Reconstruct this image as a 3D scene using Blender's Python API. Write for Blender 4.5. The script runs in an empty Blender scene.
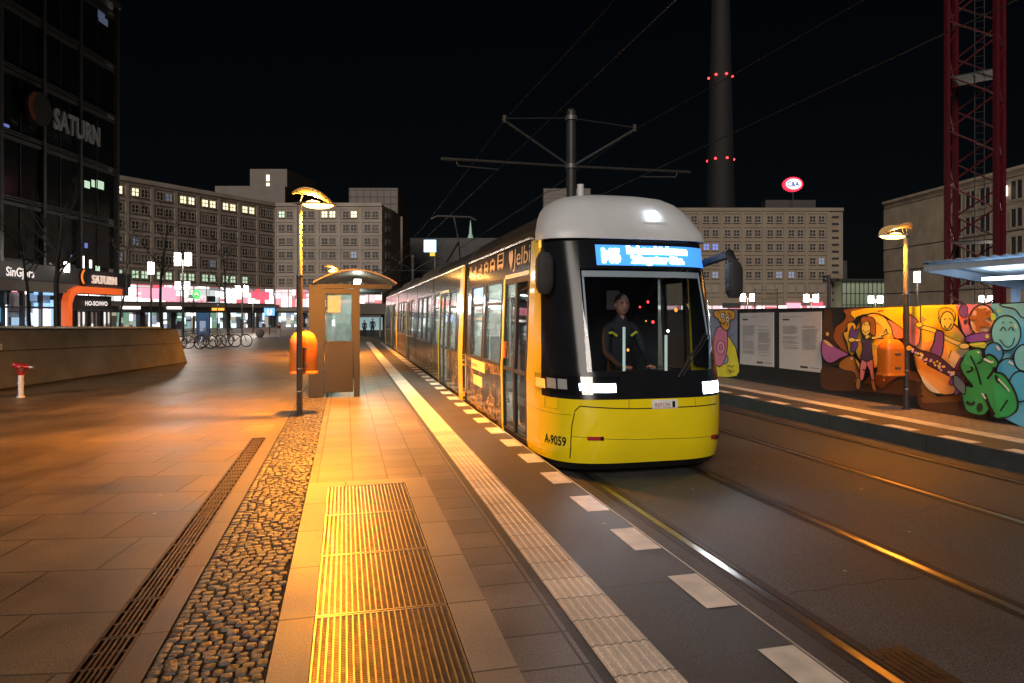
import bpy, math, random
from mathutils import Vector, Matrix
R = math.radians
random.seed(7)
SC = bpy.context.scene
COL = SC.collection
# ------------------------------------------------------------------ frame of reference
F, CX, HY, H = 683.0, 512.0, 315.0, 1.70      # focal length (px), centre, horizon row, eye height (m)
TH = R(13.7); CO, SI = math.cos(TH), math.sin(TH)
def V2W(r, d, z=0.0): return Vector((r*CO + d*SI, -r*SI + d*CO, z))
def P(px, d, z=0.0): return V2W((px-CX)/F*d, d, z)
def Z(py, d): return H - (py-HY)*d/F
def gz(y):
    t = min(1, max(0, (y-44)/60.0)); return -1.2*t*t*(3-2*t)

# ------------------------------------------------------------------ materials
def newmat(name):
    m = bpy.data.materials.new(name); m.use_nodes = True
    n = m.node_tree.nodes; l = m.node_tree.links
    return m, n, l, n['Principled BSDF']
def rgb(c): return (c[0], c[1], c[2], 1)
def sc(c, k): return tuple(x*k for x in c)
def pmat(name, col, rough=.6, metal=0., var=.18, scale=3., bump=0., bscale=60., col2=None, detail=6, coat=0.):
    m, n, l, b = newmat(name)
    tc = n.new('ShaderNodeTexCoord')
    no = n.new('ShaderNodeTexNoise'); no.inputs['Scale'].default_value = scale; no.inputs['Detail'].default_value = detail
    l.new(tc.outputs['Object'], no.inputs['Vector'])
    r = n.new('ShaderNodeValToRGB')
    r.color_ramp.elements[0].position = .3; r.color_ramp.elements[1].position = .7
    r.color_ramp.elements[0].color = rgb(sc(col, 1-var)); r.color_ramp.elements[1].color = rgb(col2 or sc(col, 1+var))
    l.new(no.outputs['Fac'], r.inputs['Fac']); l.new(r.outputs['Color'], b.inputs['Base Color'])
    b.inputs['Roughness'].default_value = rough; b.inputs['Metallic'].default_value = metal
    b.inputs['Coat Weight'].default_value = coat
    if bump:
        n2 = n.new('ShaderNodeTexNoise'); n2.inputs['Scale'].default_value = bscale; n2.inputs['Detail'].default_value = 5
        l.new(tc.outputs['Object'], n2.inputs['Vector'])
        bu = n.new('ShaderNodeBump'); bu.inputs['Strength'].default_value = bump; bu.inputs['Distance'].default_value = .02
        l.new(n2.outputs['Fac'], bu.inputs['Height']); l.new(bu.outputs['Normal'], b.inputs['Normal'])
    return m
def emat(name, col, st, base=None):
    m, n, l, b = newmat(name)
    b.inputs['Base Color'].default_value = rgb(base or col); b.inputs['Roughness'].default_value = .4
    b.inputs['Emission Color'].default_value = rgb(col); b.inputs['Emission Strength'].default_value = st
    return m
def glass(name, tint=(.8, .85, .85), refl=.12, rough=.03, haze=0.):
    m, n, l, b = newmat(name); n.remove(b)
    o = n['Material Output']; tr = n.new('ShaderNodeBsdfTransparent'); tr.inputs[0].default_value = rgb(tint)
    gl = n.new('ShaderNodeBsdfGlossy'); gl.inputs['Roughness'].default_value = rough
    fr = n.new('ShaderNodeFresnel'); ge = n.new('ShaderNodeNewGeometry'); io = n.new('ShaderNodeMapRange'); io.inputs[3].default_value = 1.5; io.inputs[4].default_value = 1/1.5
    l.new(ge.outputs['Backfacing'], io.inputs[0]); l.new(io.outputs[0], fr.inputs['IOR'])
    ad = n.new('ShaderNodeMath'); ad.inputs[1].default_value = refl; l.new(fr.outputs[0], ad.inputs[0])
    mx = n.new('ShaderNodeMixShader'); l.new(ad.outputs[0], mx.inputs[0]); src = tr.outputs[0]
    if haze:
        tl = n.new('ShaderNodeBsdfTranslucent'); tl.inputs[0].default_value = (.8, .88, .84, 1); mh = n.new('ShaderNodeMixShader'); mh.inputs[0].default_value = haze
        l.new(tr.outputs[0], mh.inputs[1]); l.new(tl.outputs[0], mh.inputs[2]); src = mh.outputs[0]
    l.new(src, mx.inputs[1]); l.new(gl.outputs[0], mx.inputs[2])
    l.new(mx.outputs[0], o.inputs['Surface'])
    return m
def slabmat(name, col, bw, bh, rot=0., offset=0., rough=.5, mortar=.008, loc=(0, 0), jit=.25, bump=.25, stain=.35, spots=False, mcol=.25, grain=.25):
    m, n, l, b = newmat(name)
    tc = n.new('ShaderNodeTexCoord'); mp = n.new('ShaderNodeMapping')
    mp.inputs['Rotation'].default_value = (0, 0, rot); mp.inputs['Location'].default_value = (loc[0], loc[1], 0)
    l.new(tc.outputs['Object'], mp.inputs['Vector'])
    br = n.new('ShaderNodeTexBrick'); br.offset = offset; br.squash = 1
    br.inputs['Scale'].default_value = 1; br.inputs['Brick Width'].default_value = bw; br.inputs['Row Height'].default_value = bh
    br.inputs['Mortar Size'].default_value = mortar; br.inputs['Mortar Smooth'].default_value = .2
    br.inputs['Color1'].default_value = rgb(sc(col, 1-jit)); br.inputs['Color2'].default_value = rgb(sc(col, 1+jit)); br.inputs['Mortar'].default_value = rgb(sc(col, mcol))
    l.new(mp.outputs[0], br.inputs['Vector'])
    n1 = n.new('ShaderNodeTexNoise'); n1.inputs['Scale'].default_value = 1.1; n1.inputs['Detail'].default_value = 8; n1.inputs['Roughness'].default_value = .65
    l.new(tc.outputs['Object'], n1.inputs['Vector'])
    r1 = n.new('ShaderNodeMapRange'); r1.inputs[1].default_value = .3; r1.inputs[2].default_value = .7; r1.inputs[3].default_value = 1-stain; r1.inputs[4].default_value = 1+stain
    l.new(n1.outputs['Fac'], r1.inputs[0])
    n2 = n.new('ShaderNodeTexNoise'); n2.inputs['Scale'].default_value = 90; n2.inputs['Detail'].default_value = 6
    l.new(tc.outputs['Object'], n2.inputs['Vector'])
    r2 = n.new('ShaderNodeMapRange'); r2.inputs[1].default_value = .3; r2.inputs[2].default_value = .7; r2.inputs[3].default_value = 1-grain; r2.inputs[4].default_value = 1+grain
    l.new(n2.outputs['Fac'], r2.inputs[0])
    mm = n.new('ShaderNodeMath'); mm.operation = 'MULTIPLY'; l.new(r1.outputs[0], mm.inputs[0]); l.new(r2.outputs[0], mm.inputs[1])
    mul = n.new('ShaderNodeMix'); mul.data_type = 'RGBA'; mul.blend_type = 'MULTIPLY'; mul.inputs[0].default_value = 1
    l.new(br.outputs['Color'], mul.inputs[6]); l.new(mm.outputs[0], mul.inputs[7])
    out = mul.outputs[2]
    if spots:
        vo = n.new('ShaderNodeTexVoronoi'); vo.inputs['Scale'].default_value = 3.2; l.new(tc.outputs['Object'], vo.inputs['Vector'])
        lt = n.new('ShaderNodeMath'); lt.operation = 'LESS_THAN'; lt.inputs[1].default_value = .055
        l.new(vo.outputs['Distance'], lt.inputs[0])
        se = n.new('ShaderNodeSeparateColor'); l.new(vo.outputs['Color'], se.inputs[0])
        g2 = n.new('ShaderNodeMath'); g2.operation = 'GREATER_THAN'; g2.inputs[1].default_value = .5; l.new(se.outputs[0], g2.inputs[0])
        m3 = n.new('ShaderNodeMath'); m3.operation = 'MULTIPLY'; l.new(lt.outputs[0], m3.inputs[0]); l.new(g2.outputs[0], m3.inputs[1])
        m4 = n.new('ShaderNodeMath'); m4.operation = 'MULTIPLY'; m4.inputs[1].default_value = .85; l.new(m3.outputs[0], m4.inputs[0])
        mx = n.new('ShaderNodeMix'); mx.data_type = 'RGBA'; l.new(m4.outputs[0], mx.inputs[0]); l.new(out, mx.inputs[6]); mx.inputs[7].default_value = (.36, .34, .3, 1)
        out = mx.outputs[2]
    l.new(out, b.inputs['Base Color'])
    rr = n.new('ShaderNodeMapRange'); rr.inputs[1].default_value = .25; rr.inputs[2].default_value = .75; rr.inputs[3].default_value = rough-.1; rr.inputs[4].default_value = rough+.15
    l.new(n1.outputs['Fac'], rr.inputs[0]); l.new(rr.outputs[0], b.inputs['Roughness'])
    ma = n.new('ShaderNodeMath'); ma.operation = 'MULTIPLY_ADD'; ma.inputs[1].default_value = -1.5
    l.new(br.outputs['Fac'], ma.inputs[0]); l.new(n2.outputs['Fac'], ma.inputs[2])
    bu = n.new('ShaderNodeBump'); bu.inputs['Strength'].default_value = bump; bu.inputs['Distance'].default_value = .01
    l.new(ma.outputs[0], bu.inputs['Height']); l.new(bu.outputs['Normal'], b.inputs['Normal'])
    return m
def doodlemat(name):
    """dark glossy wrap with golden line drawings of houses"""
    m, n, l, b = newmat(name)
    tc = n.new('ShaderNodeTexCoord'); mp = n.new('ShaderNodeMapping'); mp.inputs['Scale'].default_value = (0, 4.5, 5.5)
    l.new(tc.outputs['Object'], mp.inputs['Vector'])
    vo = n.new('ShaderNodeTexVoronoi'); vo.feature = 'DISTANCE_TO_EDGE'; vo.inputs['Scale'].default_value = 1.3; vo.inputs['Randomness'].default_value = .8
    l.new(mp.outputs[0], vo.inputs['Vector'])
    br = n.new('ShaderNodeTexBrick'); br.inputs['Scale'].default_value = 1.6; br.inputs['Mortar Size'].default_value = .016; br.inputs['Brick Width'].default_value = .35; br.inputs['Row Height'].default_value = .42; br.offset = .37
    sx = n.new('ShaderNodeSeparateXYZ'); l.new(mp.outputs[0], sx.inputs[0]); cx = n.new('ShaderNodeCombineXYZ'); l.new(sx.outputs[1], cx.inputs[0]); l.new(sx.outputs[2], cx.inputs[1])
    l.new(cx.outputs[0], br.inputs['Vector'])
    lt = n.new('ShaderNodeMath'); lt.operation = 'LESS_THAN'; lt.inputs[1].default_value = .028; l.new(vo.outputs['Distance'], lt.inputs[0])
    no = n.new('ShaderNodeTexNoise'); no.inputs['Scale'].default_value = .9; l.new(mp.outputs[0], no.inputs['Vector'])
    gt = n.new('ShaderNodeMath'); gt.operation = 'GREATER_THAN'; gt.inputs[1].default_value = .52; l.new(no.outputs['Fac'], gt.inputs[0])
    m0 = n.new('ShaderNodeMath'); m0.operation = 'MULTIPLY'; l.new(br.outputs['Fac'], m0.inputs[0]); l.new(gt.outputs[0], m0.inputs[1])
    mxx = n.new('ShaderNodeMath'); mxx.operation = 'MAXIMUM'; l.new(lt.outputs[0], mxx.inputs[0]); l.new(m0.outputs[0], mxx.inputs[1])
    n3 = n.new('ShaderNodeTexNoise'); n3.inputs['Scale'].default_value = .33; l.new(mp.outputs[0], n3.inputs['Vector'])
    g3 = n.new('ShaderNodeMath'); g3.operation = 'GREATER_THAN'; g3.inputs[1].default_value = .47; l.new(n3.outputs['Fac'], g3.inputs[0])
    m5 = n.new('ShaderNodeMath'); m5.operation = 'MULTIPLY'; l.new(mxx.outputs[0], m5.inputs[0]); l.new(g3.outputs[0], m5.inputs[1])
    mx = n.new('ShaderNodeMix'); mx.data_type = 'RGBA'; l.new(m5.outputs[0], mx.inputs[0]); mx.inputs[6].default_value = (.035, .03, .026, 1); mx.inputs[7].default_value = (.55, .36, .09, 1)
    l.new(mx.outputs[2], b.inputs['Base Color']); b.inputs['Roughness'].default_value = .14; b.inputs['Specular IOR Level'].default_value = .3
    return m
M = {}
M['asphalt'] = slabmat('asphalt', (.058, .057, .056), 400, 400, rough=.55, bump=.9, stain=.5, spots=True, jit=.02, grain=.95)
M['coping'] = slabmat('coping_asphalt', (.066, .058, .05), 400, 2.0, rough=.5, bump=.6, stain=.4, grain=.5, spots=True, jit=.06, mortar=.006)
M['plaza'] = slabmat('plaza_slabs', (.135, .104, .068), .80, .68, rot=R(9.1), offset=.37, rough=.42, jit=.2, bump=.3, stain=.5, mortar=.009, spots=True, grain=.4)
M['slab'] = slabmat('platform_slabs', (.145, .13, .12), .352, .35, loc=(.28, .0), rough=.42, jit=.22, bump=.3, spots=True, stain=.45, grain=.4)
M['granite'] = slabmat('granite_frame', (.29, .25, .2), 40, .80, rough=.44, jit=.1, bump=.25, stain=.2)
M['smooth'] = slabmat('smooth_kerb', (.10, .085, .07), 40, 1.0, rough=.42, jit=.1)
M['tactile'] = slabmat('tactile_concrete', (.58, .53, .45), 40, .3, rough=.5, jit=.12, stain=.3, mortar=.006)
M['stone'] = pmat('cobble_stone', (.082, .074, .066), .42, var=.55, scale=14, bump=.35, bscale=70)
M['grout'] = pmat('cobble_grout', (.04, .034, .028), .95, var=.3, scale=40, bump=.5)
M['paint'] = pmat('road_paint', (.74, .70, .62), .55, var=.18, scale=6, bump=.15)
M['kerb'] = pmat('dark_kerb', (.045, .05, .05), .55, var=.25, scale=4, bump=.3)
M['far_pave'] = slabmat('far_paving', (.21, .18, .16), .2, .1, rough=.5, jit=.2, bump=.3, offset=.5)
M['ground'] = pmat('plain_ground', (.06, .055, .05), .8, var=.3, scale=.3)
M['rail'] = pmat('rail_steel', (.45, .43, .41), .28, 1., var=.15, scale=9)
M['rust'] = pmat('rusty_iron', (.07, .05, .038), .5, .7, var=.4, scale=14, bump=.2)
M['seal'] = pmat('rail_sealant', (.018, .017, .016), .6, var=.3, scale=8, bump=.2)
M['csign'] = emat('oval_sign_face', (1., .97, .97), 1.1)
M['galv'] = pmat('galvanised_steel', (.45, .43, .39), .38, 1., var=.15, scale=20)
M['pit'] = pmat('dark_pit', (.01, .009, .008), .9)
M['yellow'] = pmat('tram_yellow', (.86, .67, .008), .24, var=.07, scale=1.4, coat=.5)
M['black'] = pmat('gloss_black', (.010, .011, .014), .16, var=.1); M['black'].node_tree.nodes['Principled BSDF'].inputs['Specular IOR Level'].default_value = .22
M['matt'] = pmat('matt_black', (.014, .014, .015), .5, var=.2, scale=6)
M['rubber'] = pmat('dark_rubber', (.02, .02, .022), .7, var=.2)
M['white'] = pmat('tram_white', (.58, .60, .62), .4, var=.09, scale=1.6)
M['wrap'] = pmat('wrap_dark', (.040, .031, .024), .12, var=.15, scale=2); M['wrap'].node_tree.nodes['Principled BSDF'].inputs['Specular IOR Level'].default_value = .25
M['doodle'] = doodlemat('wrap_house_drawings')
M['roof'] = pmat('tram_roof', (.035, .03, .026), .4, var=.2)
M['gold'] = pmat('wrap_gold', (.66, .42, .1), .4, var=.08)
M['cream'] = pmat('cream_sticker', (.75, .6, .36), .5, var=.1)
M['silver'] = pmat('silver_trim', (.7, .68, .64), .25, 1., var=.05)
M['greyframe'] = pmat('grey_screen_frame', (.5, .52, .54), .4, var=.05)
M['inner'] = pmat('tram_interior', (.55, .55, .52), .5, var=.08)
M['innerdk'] = pmat('tram_cab_lining', (.02, .022, .026), .6, var=.2)
M['seat'] = pmat('seat_fabric', (.16, .18, .22), .8, var=.3, scale=30)
M['polish'] = pmat('yellow_pole', (.8, .6, .03), .35, var=.05)
M['sideglass'] = glass('side_glass', (.86, .93, .90), .06, haze=.12); M['farglass'] = glass('far_side_glass', (.7, .78, .76), .25, .08, haze=.15)
M['screen'] = glass('windscreen_glass', (.75, .82, .88), .03)
M['clear'] = glass('clear_pane', (.88, .9, .88), .05)
M['lamp_pole'] = pmat('pole_grey', (.16, .15, .14), .5, .1, var=.1)
M['lamp_dark'] = pmat('pole_dark', (.03, .027, .025), .45, var=.2, scale=9)
M['lamp_shell'] = pmat('lamp_shell', (.8, .5, .2), .35, var=.05)
M['lamp_glow'] = emat('lamp_glow', (1., .50, .12), 9)
M['orange'] = pmat('bin_orange', (.78, .17, .010), .42, var=.06, scale=4)
M['brown'] = pmat('shelter_brown', (.012, .013, .017), .55, var=.15, scale=3, bump=.1)
M['concrete'] = pmat('grey_concrete', (.24, .22, .2), .75, var=.28, scale=1.2, bump=.25, bscale=30, detail=10)
M['conc_dark'] = pmat('dark_slot', (.03, .03, .032), .7)
M['cap'] = pmat('wall_cap', (.5, .52, .52), .3, var=.1)
M['redpaint'] = pmat('red_paint', (.36, .018, .02), .35, var=.15, scale=10)
M['whitepaint'] = pmat('white_paint', (.75, .73, .7), .5, var=.12, scale=12)
M['crane'] = pmat('crane_red', (.075, .004, .008), .45, var=.2, scale=3)
M['steel'] = pmat('grey_steel', (.12, .12, .125), .45, .5, var=.15)
M['mast'] = pmat('mast_grey', (.035, .035, .035), .5, .3, var=.15)
M['wire'] = pmat('copper_wire', (.05, .045, .04), .45, .6, var=.2)
M['bark'] = pmat('bark', (.016, .014, .012), .85, var=.3, scale=8, bump=.4)
M['facade'] = pmat('stone_facade', (.29, .245, .205), .75, var=.16, scale=.25, detail=10)
M['facade2'] = pmat('stone_panel', (.16, .137, .118), .75, var=.1, scale=.4, detail=9)
M['facade3'] = pmat('beige_facade', (.215, .17, .125), .75, var=.12, scale=.3, detail=10)
M['panelconc'] = pmat('exposed_panel', (.32, .26, .19), .8, var=.2, scale=.5, detail=12)
M['winframe'] = pmat('window_frame', (.25, .21, .17), .7)
M['darkglass'] = pmat('dark_window_glass', (.010, .010, .012), .55, var=.3, scale=.7)
M['blind'] = pmat('window_blind', (.11, .10, .09), .8, var=.3, scale=.6)
M['curtain'] = pmat('curtain_wall_glass', (.010, .012, .013), .12, var=.4, scale=.4)
M['mullion'] = pmat('mullion_grey', (.08, .083, .087), .4, .4, var=.1)
M['slab_dark'] = pmat('canopy_dark', (.03, .03, .032), .6, var=.2)
M['towergrey'] = pmat('tower_concrete', (.006, .006, .007), .8, var=.08, scale=.08)
M['lit_warm'] = emat('lit_window_warm', (1., .88, .52), 1.7)
M['lit_green'] = emat('lit_window_green', (.70, 1., .72), .62)
M['lit_dim'] = emat('lit_window_dim', (.35, .45, .7), .10)
M['lit_blue'] = emat('lit_window_blue', (.25, .35, 1.), .35)
M['lantern'] = emat('lantern_glow', (1., .93, .9), 9)
M['redlight'] = emat('red_warning_light', (1., .03, .03), 7)
M['tube'] = emat('fluorescent_tube', (.86, .95, 1.), 7)
M['led'] = emat('led_white', (.78, .9, 1.), 22)
M['amber'] = emat('amber_lens', (1., .36, .06), 1.6)
M['disp_bg'] = emat('display_blue', (.06, .30, .95), 1.1)
M['disp_tx'] = emat('display_text', (.8, .93, 1.), 22)
M['inlight'] = emat('tram_ceiling_light', (.92, 1., .90), 38)
M['ssign'] = emat('lit_sign_white', (1., .9, .85), 3.5)
M['ored'] = emat('orange_portal', (1., .13, .02), .55, (.9, .15, .02))

# ------------------------------------------------------------------ mesh builder
class MB:
    def __init__(s, *mats): s.v = []; s.f = []; s.mi = []; s.m = list(mats); s.cur = 0; s.T = None
    def mat(s, m):
        if m not in s.m: s.m.append(m)
        s.cur = s.m.index(m); return s
    def add(s, vs, fs):
        b = len(s.v)
        for p in vs: s.v.append(tuple(s.T(*p)) if s.T else tuple(p))
        for f in fs: s.f.append(tuple(b+i for i in f)); s.mi.append(s.cur)
        return s
    def box(s, x0, x1, y0, y1, z0, z1):
        return s.add([(x0, y0, z0), (x1, y0, z0), (x1, y1, z0), (x0, y1, z0), (x0, y0, z1), (x1, y0, z1), (x1, y1, z1), (x0, y1, z1)],
                     [(0, 3, 2, 1), (4, 5, 6, 7), (0, 1, 5, 4), (1, 2, 6, 5), (2, 3, 7, 6), (3, 0, 4, 7)])
    def quad(s, a, b, c, d): return s.add([a, b, c, d], [(0, 1, 2, 3)])
    def loft(s, rings, closed=True, cap0=True, cap1=True):
        n = len(rings[0]); vs = [p for r in rings for p in r]; fs = []
        for i in range(len(rings)-1):
            for j in range(n if closed else n-1):
                k = (j+1) % n
                fs.append((i*n+j, i*n+k, (i+1)*n+k, (i+1)*n+j))
        if cap0: fs.append(tuple(range(n-1, -1, -1)))
        if cap1: fs.append(tuple((len(rings)-1)*n+j for j in range(n)))
        return s.add(vs, fs)
    def tube(s, pts, r, n=8, caps=True):
        pts = [Vector(p) for p in pts]; rs = r if isinstance(r, (list, tuple)) else [r]*len(pts)
        rings = []
        for i, p in enumerate(pts):
            t = (pts[min(i+1, len(pts)-1)] - pts[max(i-1, 0)]).normalized()
            up = Vector((0, 0, 1)) if abs(t.z) < .95 else Vector((1, 0, 0))
            a = t.cross(up).normalized(); b = a.cross(t).normalized()
            rings.append([p + rs[i]*(a*math.cos(2*math.pi*k/n) + b*math.sin(2*math.pi*k/n)) for k in range(n)])
        return s.loft(rings, True, caps, caps)
    def cyl(s, c, r, z0, z1, n=16, r2=None): return s.tube([(c[0], c[1], z0), (c[0], c[1], z1)], [r, r if r2 is None else r2], n)
    def ell(s, c, rx, ry, rz, n=14, m=8, t0=-90, t1=90):
        rings = []
        for i in range(m+1):
            t = R(t0 + (t1-t0)*i/m); k = max(1e-3, math.cos(t))
            rings.append([(c[0]+rx*k*math.cos(2*math.pi*j/n), c[1]+ry*k*math.sin(2*math.pi*j/n), c[2]+rz*math.sin(t)) for j in range(n)])
        return s.loft(rings)
    def prism(s, poly, a, b, axis='z'):
        """poly of 2-tuples extruded along axis between a and b"""
        def mk(p, h): return {'z': (p[0], p[1], h), 'y': (p[0], h, p[1]), 'x': (h, p[0], p[1])}[axis]
        return s.loft([[mk(p, a) for p in poly], [mk(p, b) for p in poly]])
    def text(s, body, size, fn, extrude=0., bold=0., align='LEFT', sx=1.):
        c = bpy.data.curves.new('t', 'FONT'); c.body = body; c.size = size; c.extrude = extrude; c.offset = bold; c.align_x = align; c.resolution_u = 3
        o = bpy.data.objects.new('t', c); COL.objects.link(o)
        dg = bpy.context.evaluated_depsgraph_get(); dg.update()
        me = bpy.data.meshes.new_from_object(o.evaluated_get(dg))
        vs = [fn(v.co.x*sx, v.co.y, v.co.z) for v in me.vertices]; fs = [tuple(p.vertices) for p in me.polygons]
        T, s.T = s.T, None; s.add(vs, fs); s.T = T
        bpy.data.objects.remove(o); bpy.data.curves.remove(c); bpy.data.meshes.remove(me)
        return s
    def build(s, name, parent=None, off=(0, 0, 0), smooth=False, mat=None):
        me = bpy.data.meshes.new(name)
        o3 = Vector(off)
        me.from_pydata([Vector(p)-o3 for p in s.v], [], s.f)
        for m in ([mat] if mat else s.m): me.materials.append(M[m])
        if not mat: me.polygons.foreach_set('material_index', s.mi)
        if smooth:
            me.polygons.foreach_set('use_smooth', [True]*len(me.polygons))
            try: me.set_sharp_from_angle(angle=R(38))
            except Exception: pass
        me.update()
        o = bpy.data.objects.new(name, me); COL.objects.link(o)
        if parent: o.parent = parent
        return o
def tag(o, label=None, cat=None, group=None, kind=None):
    if label: o['label'] = label
    if cat: o['category'] = cat
    if group: o['group'] = group
    if kind: o['kind'] = kind
    return o
def empty(name, loc, label, cat, group=None, rz=0.):
    o = bpy.data.objects.new(name, None); COL.objects.link(o); o.location = loc; o.rotation_euler = (0, 0, rz); o.empty_display_size = .3
    return tag(o, label, cat, group)
def copy_tree(o, parent=None):
    c = o.copy(); COL.objects.link(c)
    if parent is not None: c.parent = parent
    for ch in list(o.children): copy_tree(ch, c)
    return c
def struct(name, mb, smooth=False): return tag(mb.build(name, smooth=smooth), kind='structure')
def light(name, kind, loc, power, col, radius=.1, rot=None, parent=None, **kw):
    l = bpy.data.lights.new(name, kind); l.energy = power; l.color = col
    if kind != 'SUN' and kind != 'AREA': l.shadow_soft_size = radius
    for k, v in kw.items(): setattr(l, k, v)
    o = bpy.data.objects.new(name, l); COL.objects.link(o); o.location = loc
    if rot: o.rotation_euler = rot
    if parent: o.parent = parent
    return o

# ------------------------------------------------------------------ camera, sky, sun
cam = bpy.data.cameras.new('camera'); cam.sensor_width = 36; cam.lens = 36*F/1024; cam.shift_y = -(341.5-HY)/1024
cam.clip_end = 5000; cam.clip_start = .05
co = bpy.data.objects.new('camera', cam); COL.objects.link(co); co.location = (0, 0, H); co.rotation_euler = (R(90), 0, -TH); SC.camera = co
w = bpy.data.worlds.new('World'); SC.world = w; w.use_nodes = True
bg = w.node_tree.nodes['Background']; sky = w.node_tree.nodes.new('ShaderNodeTexSky'); sky.sky_type = 'NISHITA'; sky.sun_disc = False
SUN_EL, SUN_AZ = R(25), R(205)
sky.sun_elevation = SUN_EL; sky.sun_rotation = SUN_AZ
w.node_tree.links.new(sky.outputs[0], bg.inputs[0]); bg.inputs[1].default_value = .0005
sd = Vector((math.sin(SUN_AZ)*math.cos(SUN_EL), math.cos(SUN_AZ)*math.cos(SUN_EL), math.sin(SUN_EL)))
sun = light('city_glow_sun', 'SUN', (0, -20, 40), 2.1, (1., .89, .79), angle=R(25))
sun.rotation_euler = sd.to_track_quat('Z', 'Y').to_euler()
vs = SC.view_settings; vs.view_transform = 'Standard'; vs.look = 'None'; vs.exposure = 0; vs.gamma = 1; vs.use_curve_mapping = False
SC.cycles.use_denoising = True
SC.cycles.max_bounces = 6; SC.cycles.transparent_max_bounces = 16; SC.cycles.caustics_reflective = False; SC.cycles.caustics_refractive = False
SC.cycles.sample_clamp_indirect = 4; SC.cycles.use_light_tree = True

# ------------------------------------------------------------------ ground and paving
def sheet(name, x0, x1, y0, y1, z, mat, slope=False):
    m = MB(mat)
    if not slope: m.quad((x0, y0, z), (x1, y0, z), (x1, y1, z), (x0, y1, z))
    else:
        ys = [y0 + (y1-y0)*i/20 for i in range(21)]
        for a, b in zip(ys, ys[1:]): m.quad((x0, a, z+gz(a)), (x1, a, z+gz(a)), (x1, b, z+gz(b)), (x0, b, z+gz(b)))
    return struct(name, m)
XE, XR = 2.28, 8.0
sheet('ground', -1500, 1500, -300, 2500, -1.6, 'ground')
sheet('plaza', -120, -1.26, -14, 44, 0, 'plaza')
sheet('plaza_strip', -1.26, -1.06, 10.02, 44, 0, 'plaza')
sheet('plaza_slope', -200, XE, 44, 110, 0, 'plaza', True)
sheet('plaza_far', -300, 300, 110, 420, -1.2, 'plaza')
sheet('kerb_strip', -1.06, -.92, -14, 44, 0, 'smooth')
m = MB('tactile')
sheet('cobble_bed', -.92, -.36, 1.0, 22, -.011, 'grout')
sheet('pavement_strip', -.92, -.36, 22, 44, 0, 'slab'); sheet('pavement_near', -.92, -.36, -14, 1.0, 0, 'slab')
sheet('platform', -.36, 1.16, 7.2, 44, 0, 'slab')
sheet('platform_row', .81, 1.16, 1.0, 7.2, 0, 'slab'); sheet('platform_near', -.36, 1.16, -14, 1.0, 0, 'slab')
m = MB('granite'); m.quad((-.36, 1, 0), (-.17, 1, 0), (-.17, 7.0, 0), (-.36, 7.0, 0)); m.quad((.585, 1, 0), (.81, 1, 0), (.81, 7.0, 0), (.585, 7.0, 0))
m.quad((-.36, 7, 0), (.81, 7, 0), (.81, 7.2, 0), (-.36, 7.2, 0))
m.mat('pit'); m.quad((-.17, 1, 0), (-.17, 7, 0), (-.17, 7, -.35), (-.17, 1, -.35)); m.quad((.585, 1, 0), (.585, 7, 0), (.585, 7, -.35), (.585, 1, -.35)); m.quad((-.17, 7, 0), (.585, 7, 0), (.585, 7, -.35), (-.17, 7, -.35))
m.quad((-.17, 1, -.35), (.585, 1, -.35), (.585, 7, -.35), (-.17, 7, -.35)); struct('grate_surround', m)
sheet('pavement_gap', 1.16, 1.22, -14, 44, -.004, 'kerb')
m = MB('tactile'); prof = [(1.22, 0)]
for i in range(6):
    a = 1.237 + i*.0515; prof += [(a, .0005), (a+.006, .006), (a+.026, .006), (a+.032, .0005)]
prof += [(1.54, 0)]
m.loft([[(x, -14, z) for x, z in prof], [(x, 44, z) for x, z in prof]], closed=False, cap0=False, cap1=False); struct('tactile_paving', m)
m = MB('coping'); m.quad((1.54, -14, 0), (XE-.03, -14, 0), (XE-.03, 44, 0), (1.54, 44, 0))
m.mat('kerb'); m.quad((XE, -14, -.012), (XE, -14, -.23), (XE, 44, -.23), (XE, 44, -.012)); struct('platform_edge', m)
m = MB('paint'); m.quad((XE-.03, -14, .0), (XE, -14, -.012), (XE, 44, -.012), (XE-.03, 44, .0)); struct('platform_edge_line', m)
m = MB('paint')
for k in range(-16, 40): m.quad((2.03, 3.57+k, .004), (2.235, 3.57+k, .004), (2.235, 4.07+k, .004), (2.03, 4.07+k, .004))
struct('platform_markings', m)
sheet('track_bed', XE, XR, -14, 44, -.22, 'asphalt'); sheet('track_bed_slope', XE, XR, 44, 110, -.22, 'asphalt', True)
m = MB('kerb'); m.quad((XR, -14, -.23), (XR, 44, -.23), (XR, 44, -.0), (XR, -14, -.0))
for k in range(-14, 44, 2): m.mat('seal').quad((XR-.004, k, -.22), (XR-.004, k+.02, -.22), (XR-.004, k+.02, -.002), (XR-.004, k, -.002))
m.mat('coping').quad((XR, -14, 0), (8.72, -14, 0), (8.72, 44, 0), (XR, 44, 0)); struct('far_platform_edge', m)
sheet('far_tactile_paving', 8.72, 9.02, -14, 44, 0, 'tactile')
sheet('far_platform', 9.02, 11.0, -14, 44, 0, 'far_pave'); sheet('far_ground', 11.0, 200, -14, 44, 0, 'ground'); sheet('far_ground_slope', XR, 300, 44, 110, 0, 'ground', True)
m = MB('seal')
for a, b, y, dy in ((4.55, 6.0, 5.75, .25), (2.95, 4.1, 4.1, .05), (6.2, 7.9, 9.1, .4)):
    n = 14
    for i in range(n):
        x0, x1 = a+(b-a)*i/n, a+(b-a)*(i+1)/n; f0, f1 = [y+dy*math.sin(x*2.1)+.02*math.sin(x*17) for x in (x0, x1)]; m.quad((x0, f0, -.2165), (x1, f1, -.2165), (x1, f1+.014, -.2165), (x0, f0+.014, -.2165))
struct('asphalt_joint', m)
m = MB('paint')
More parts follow.
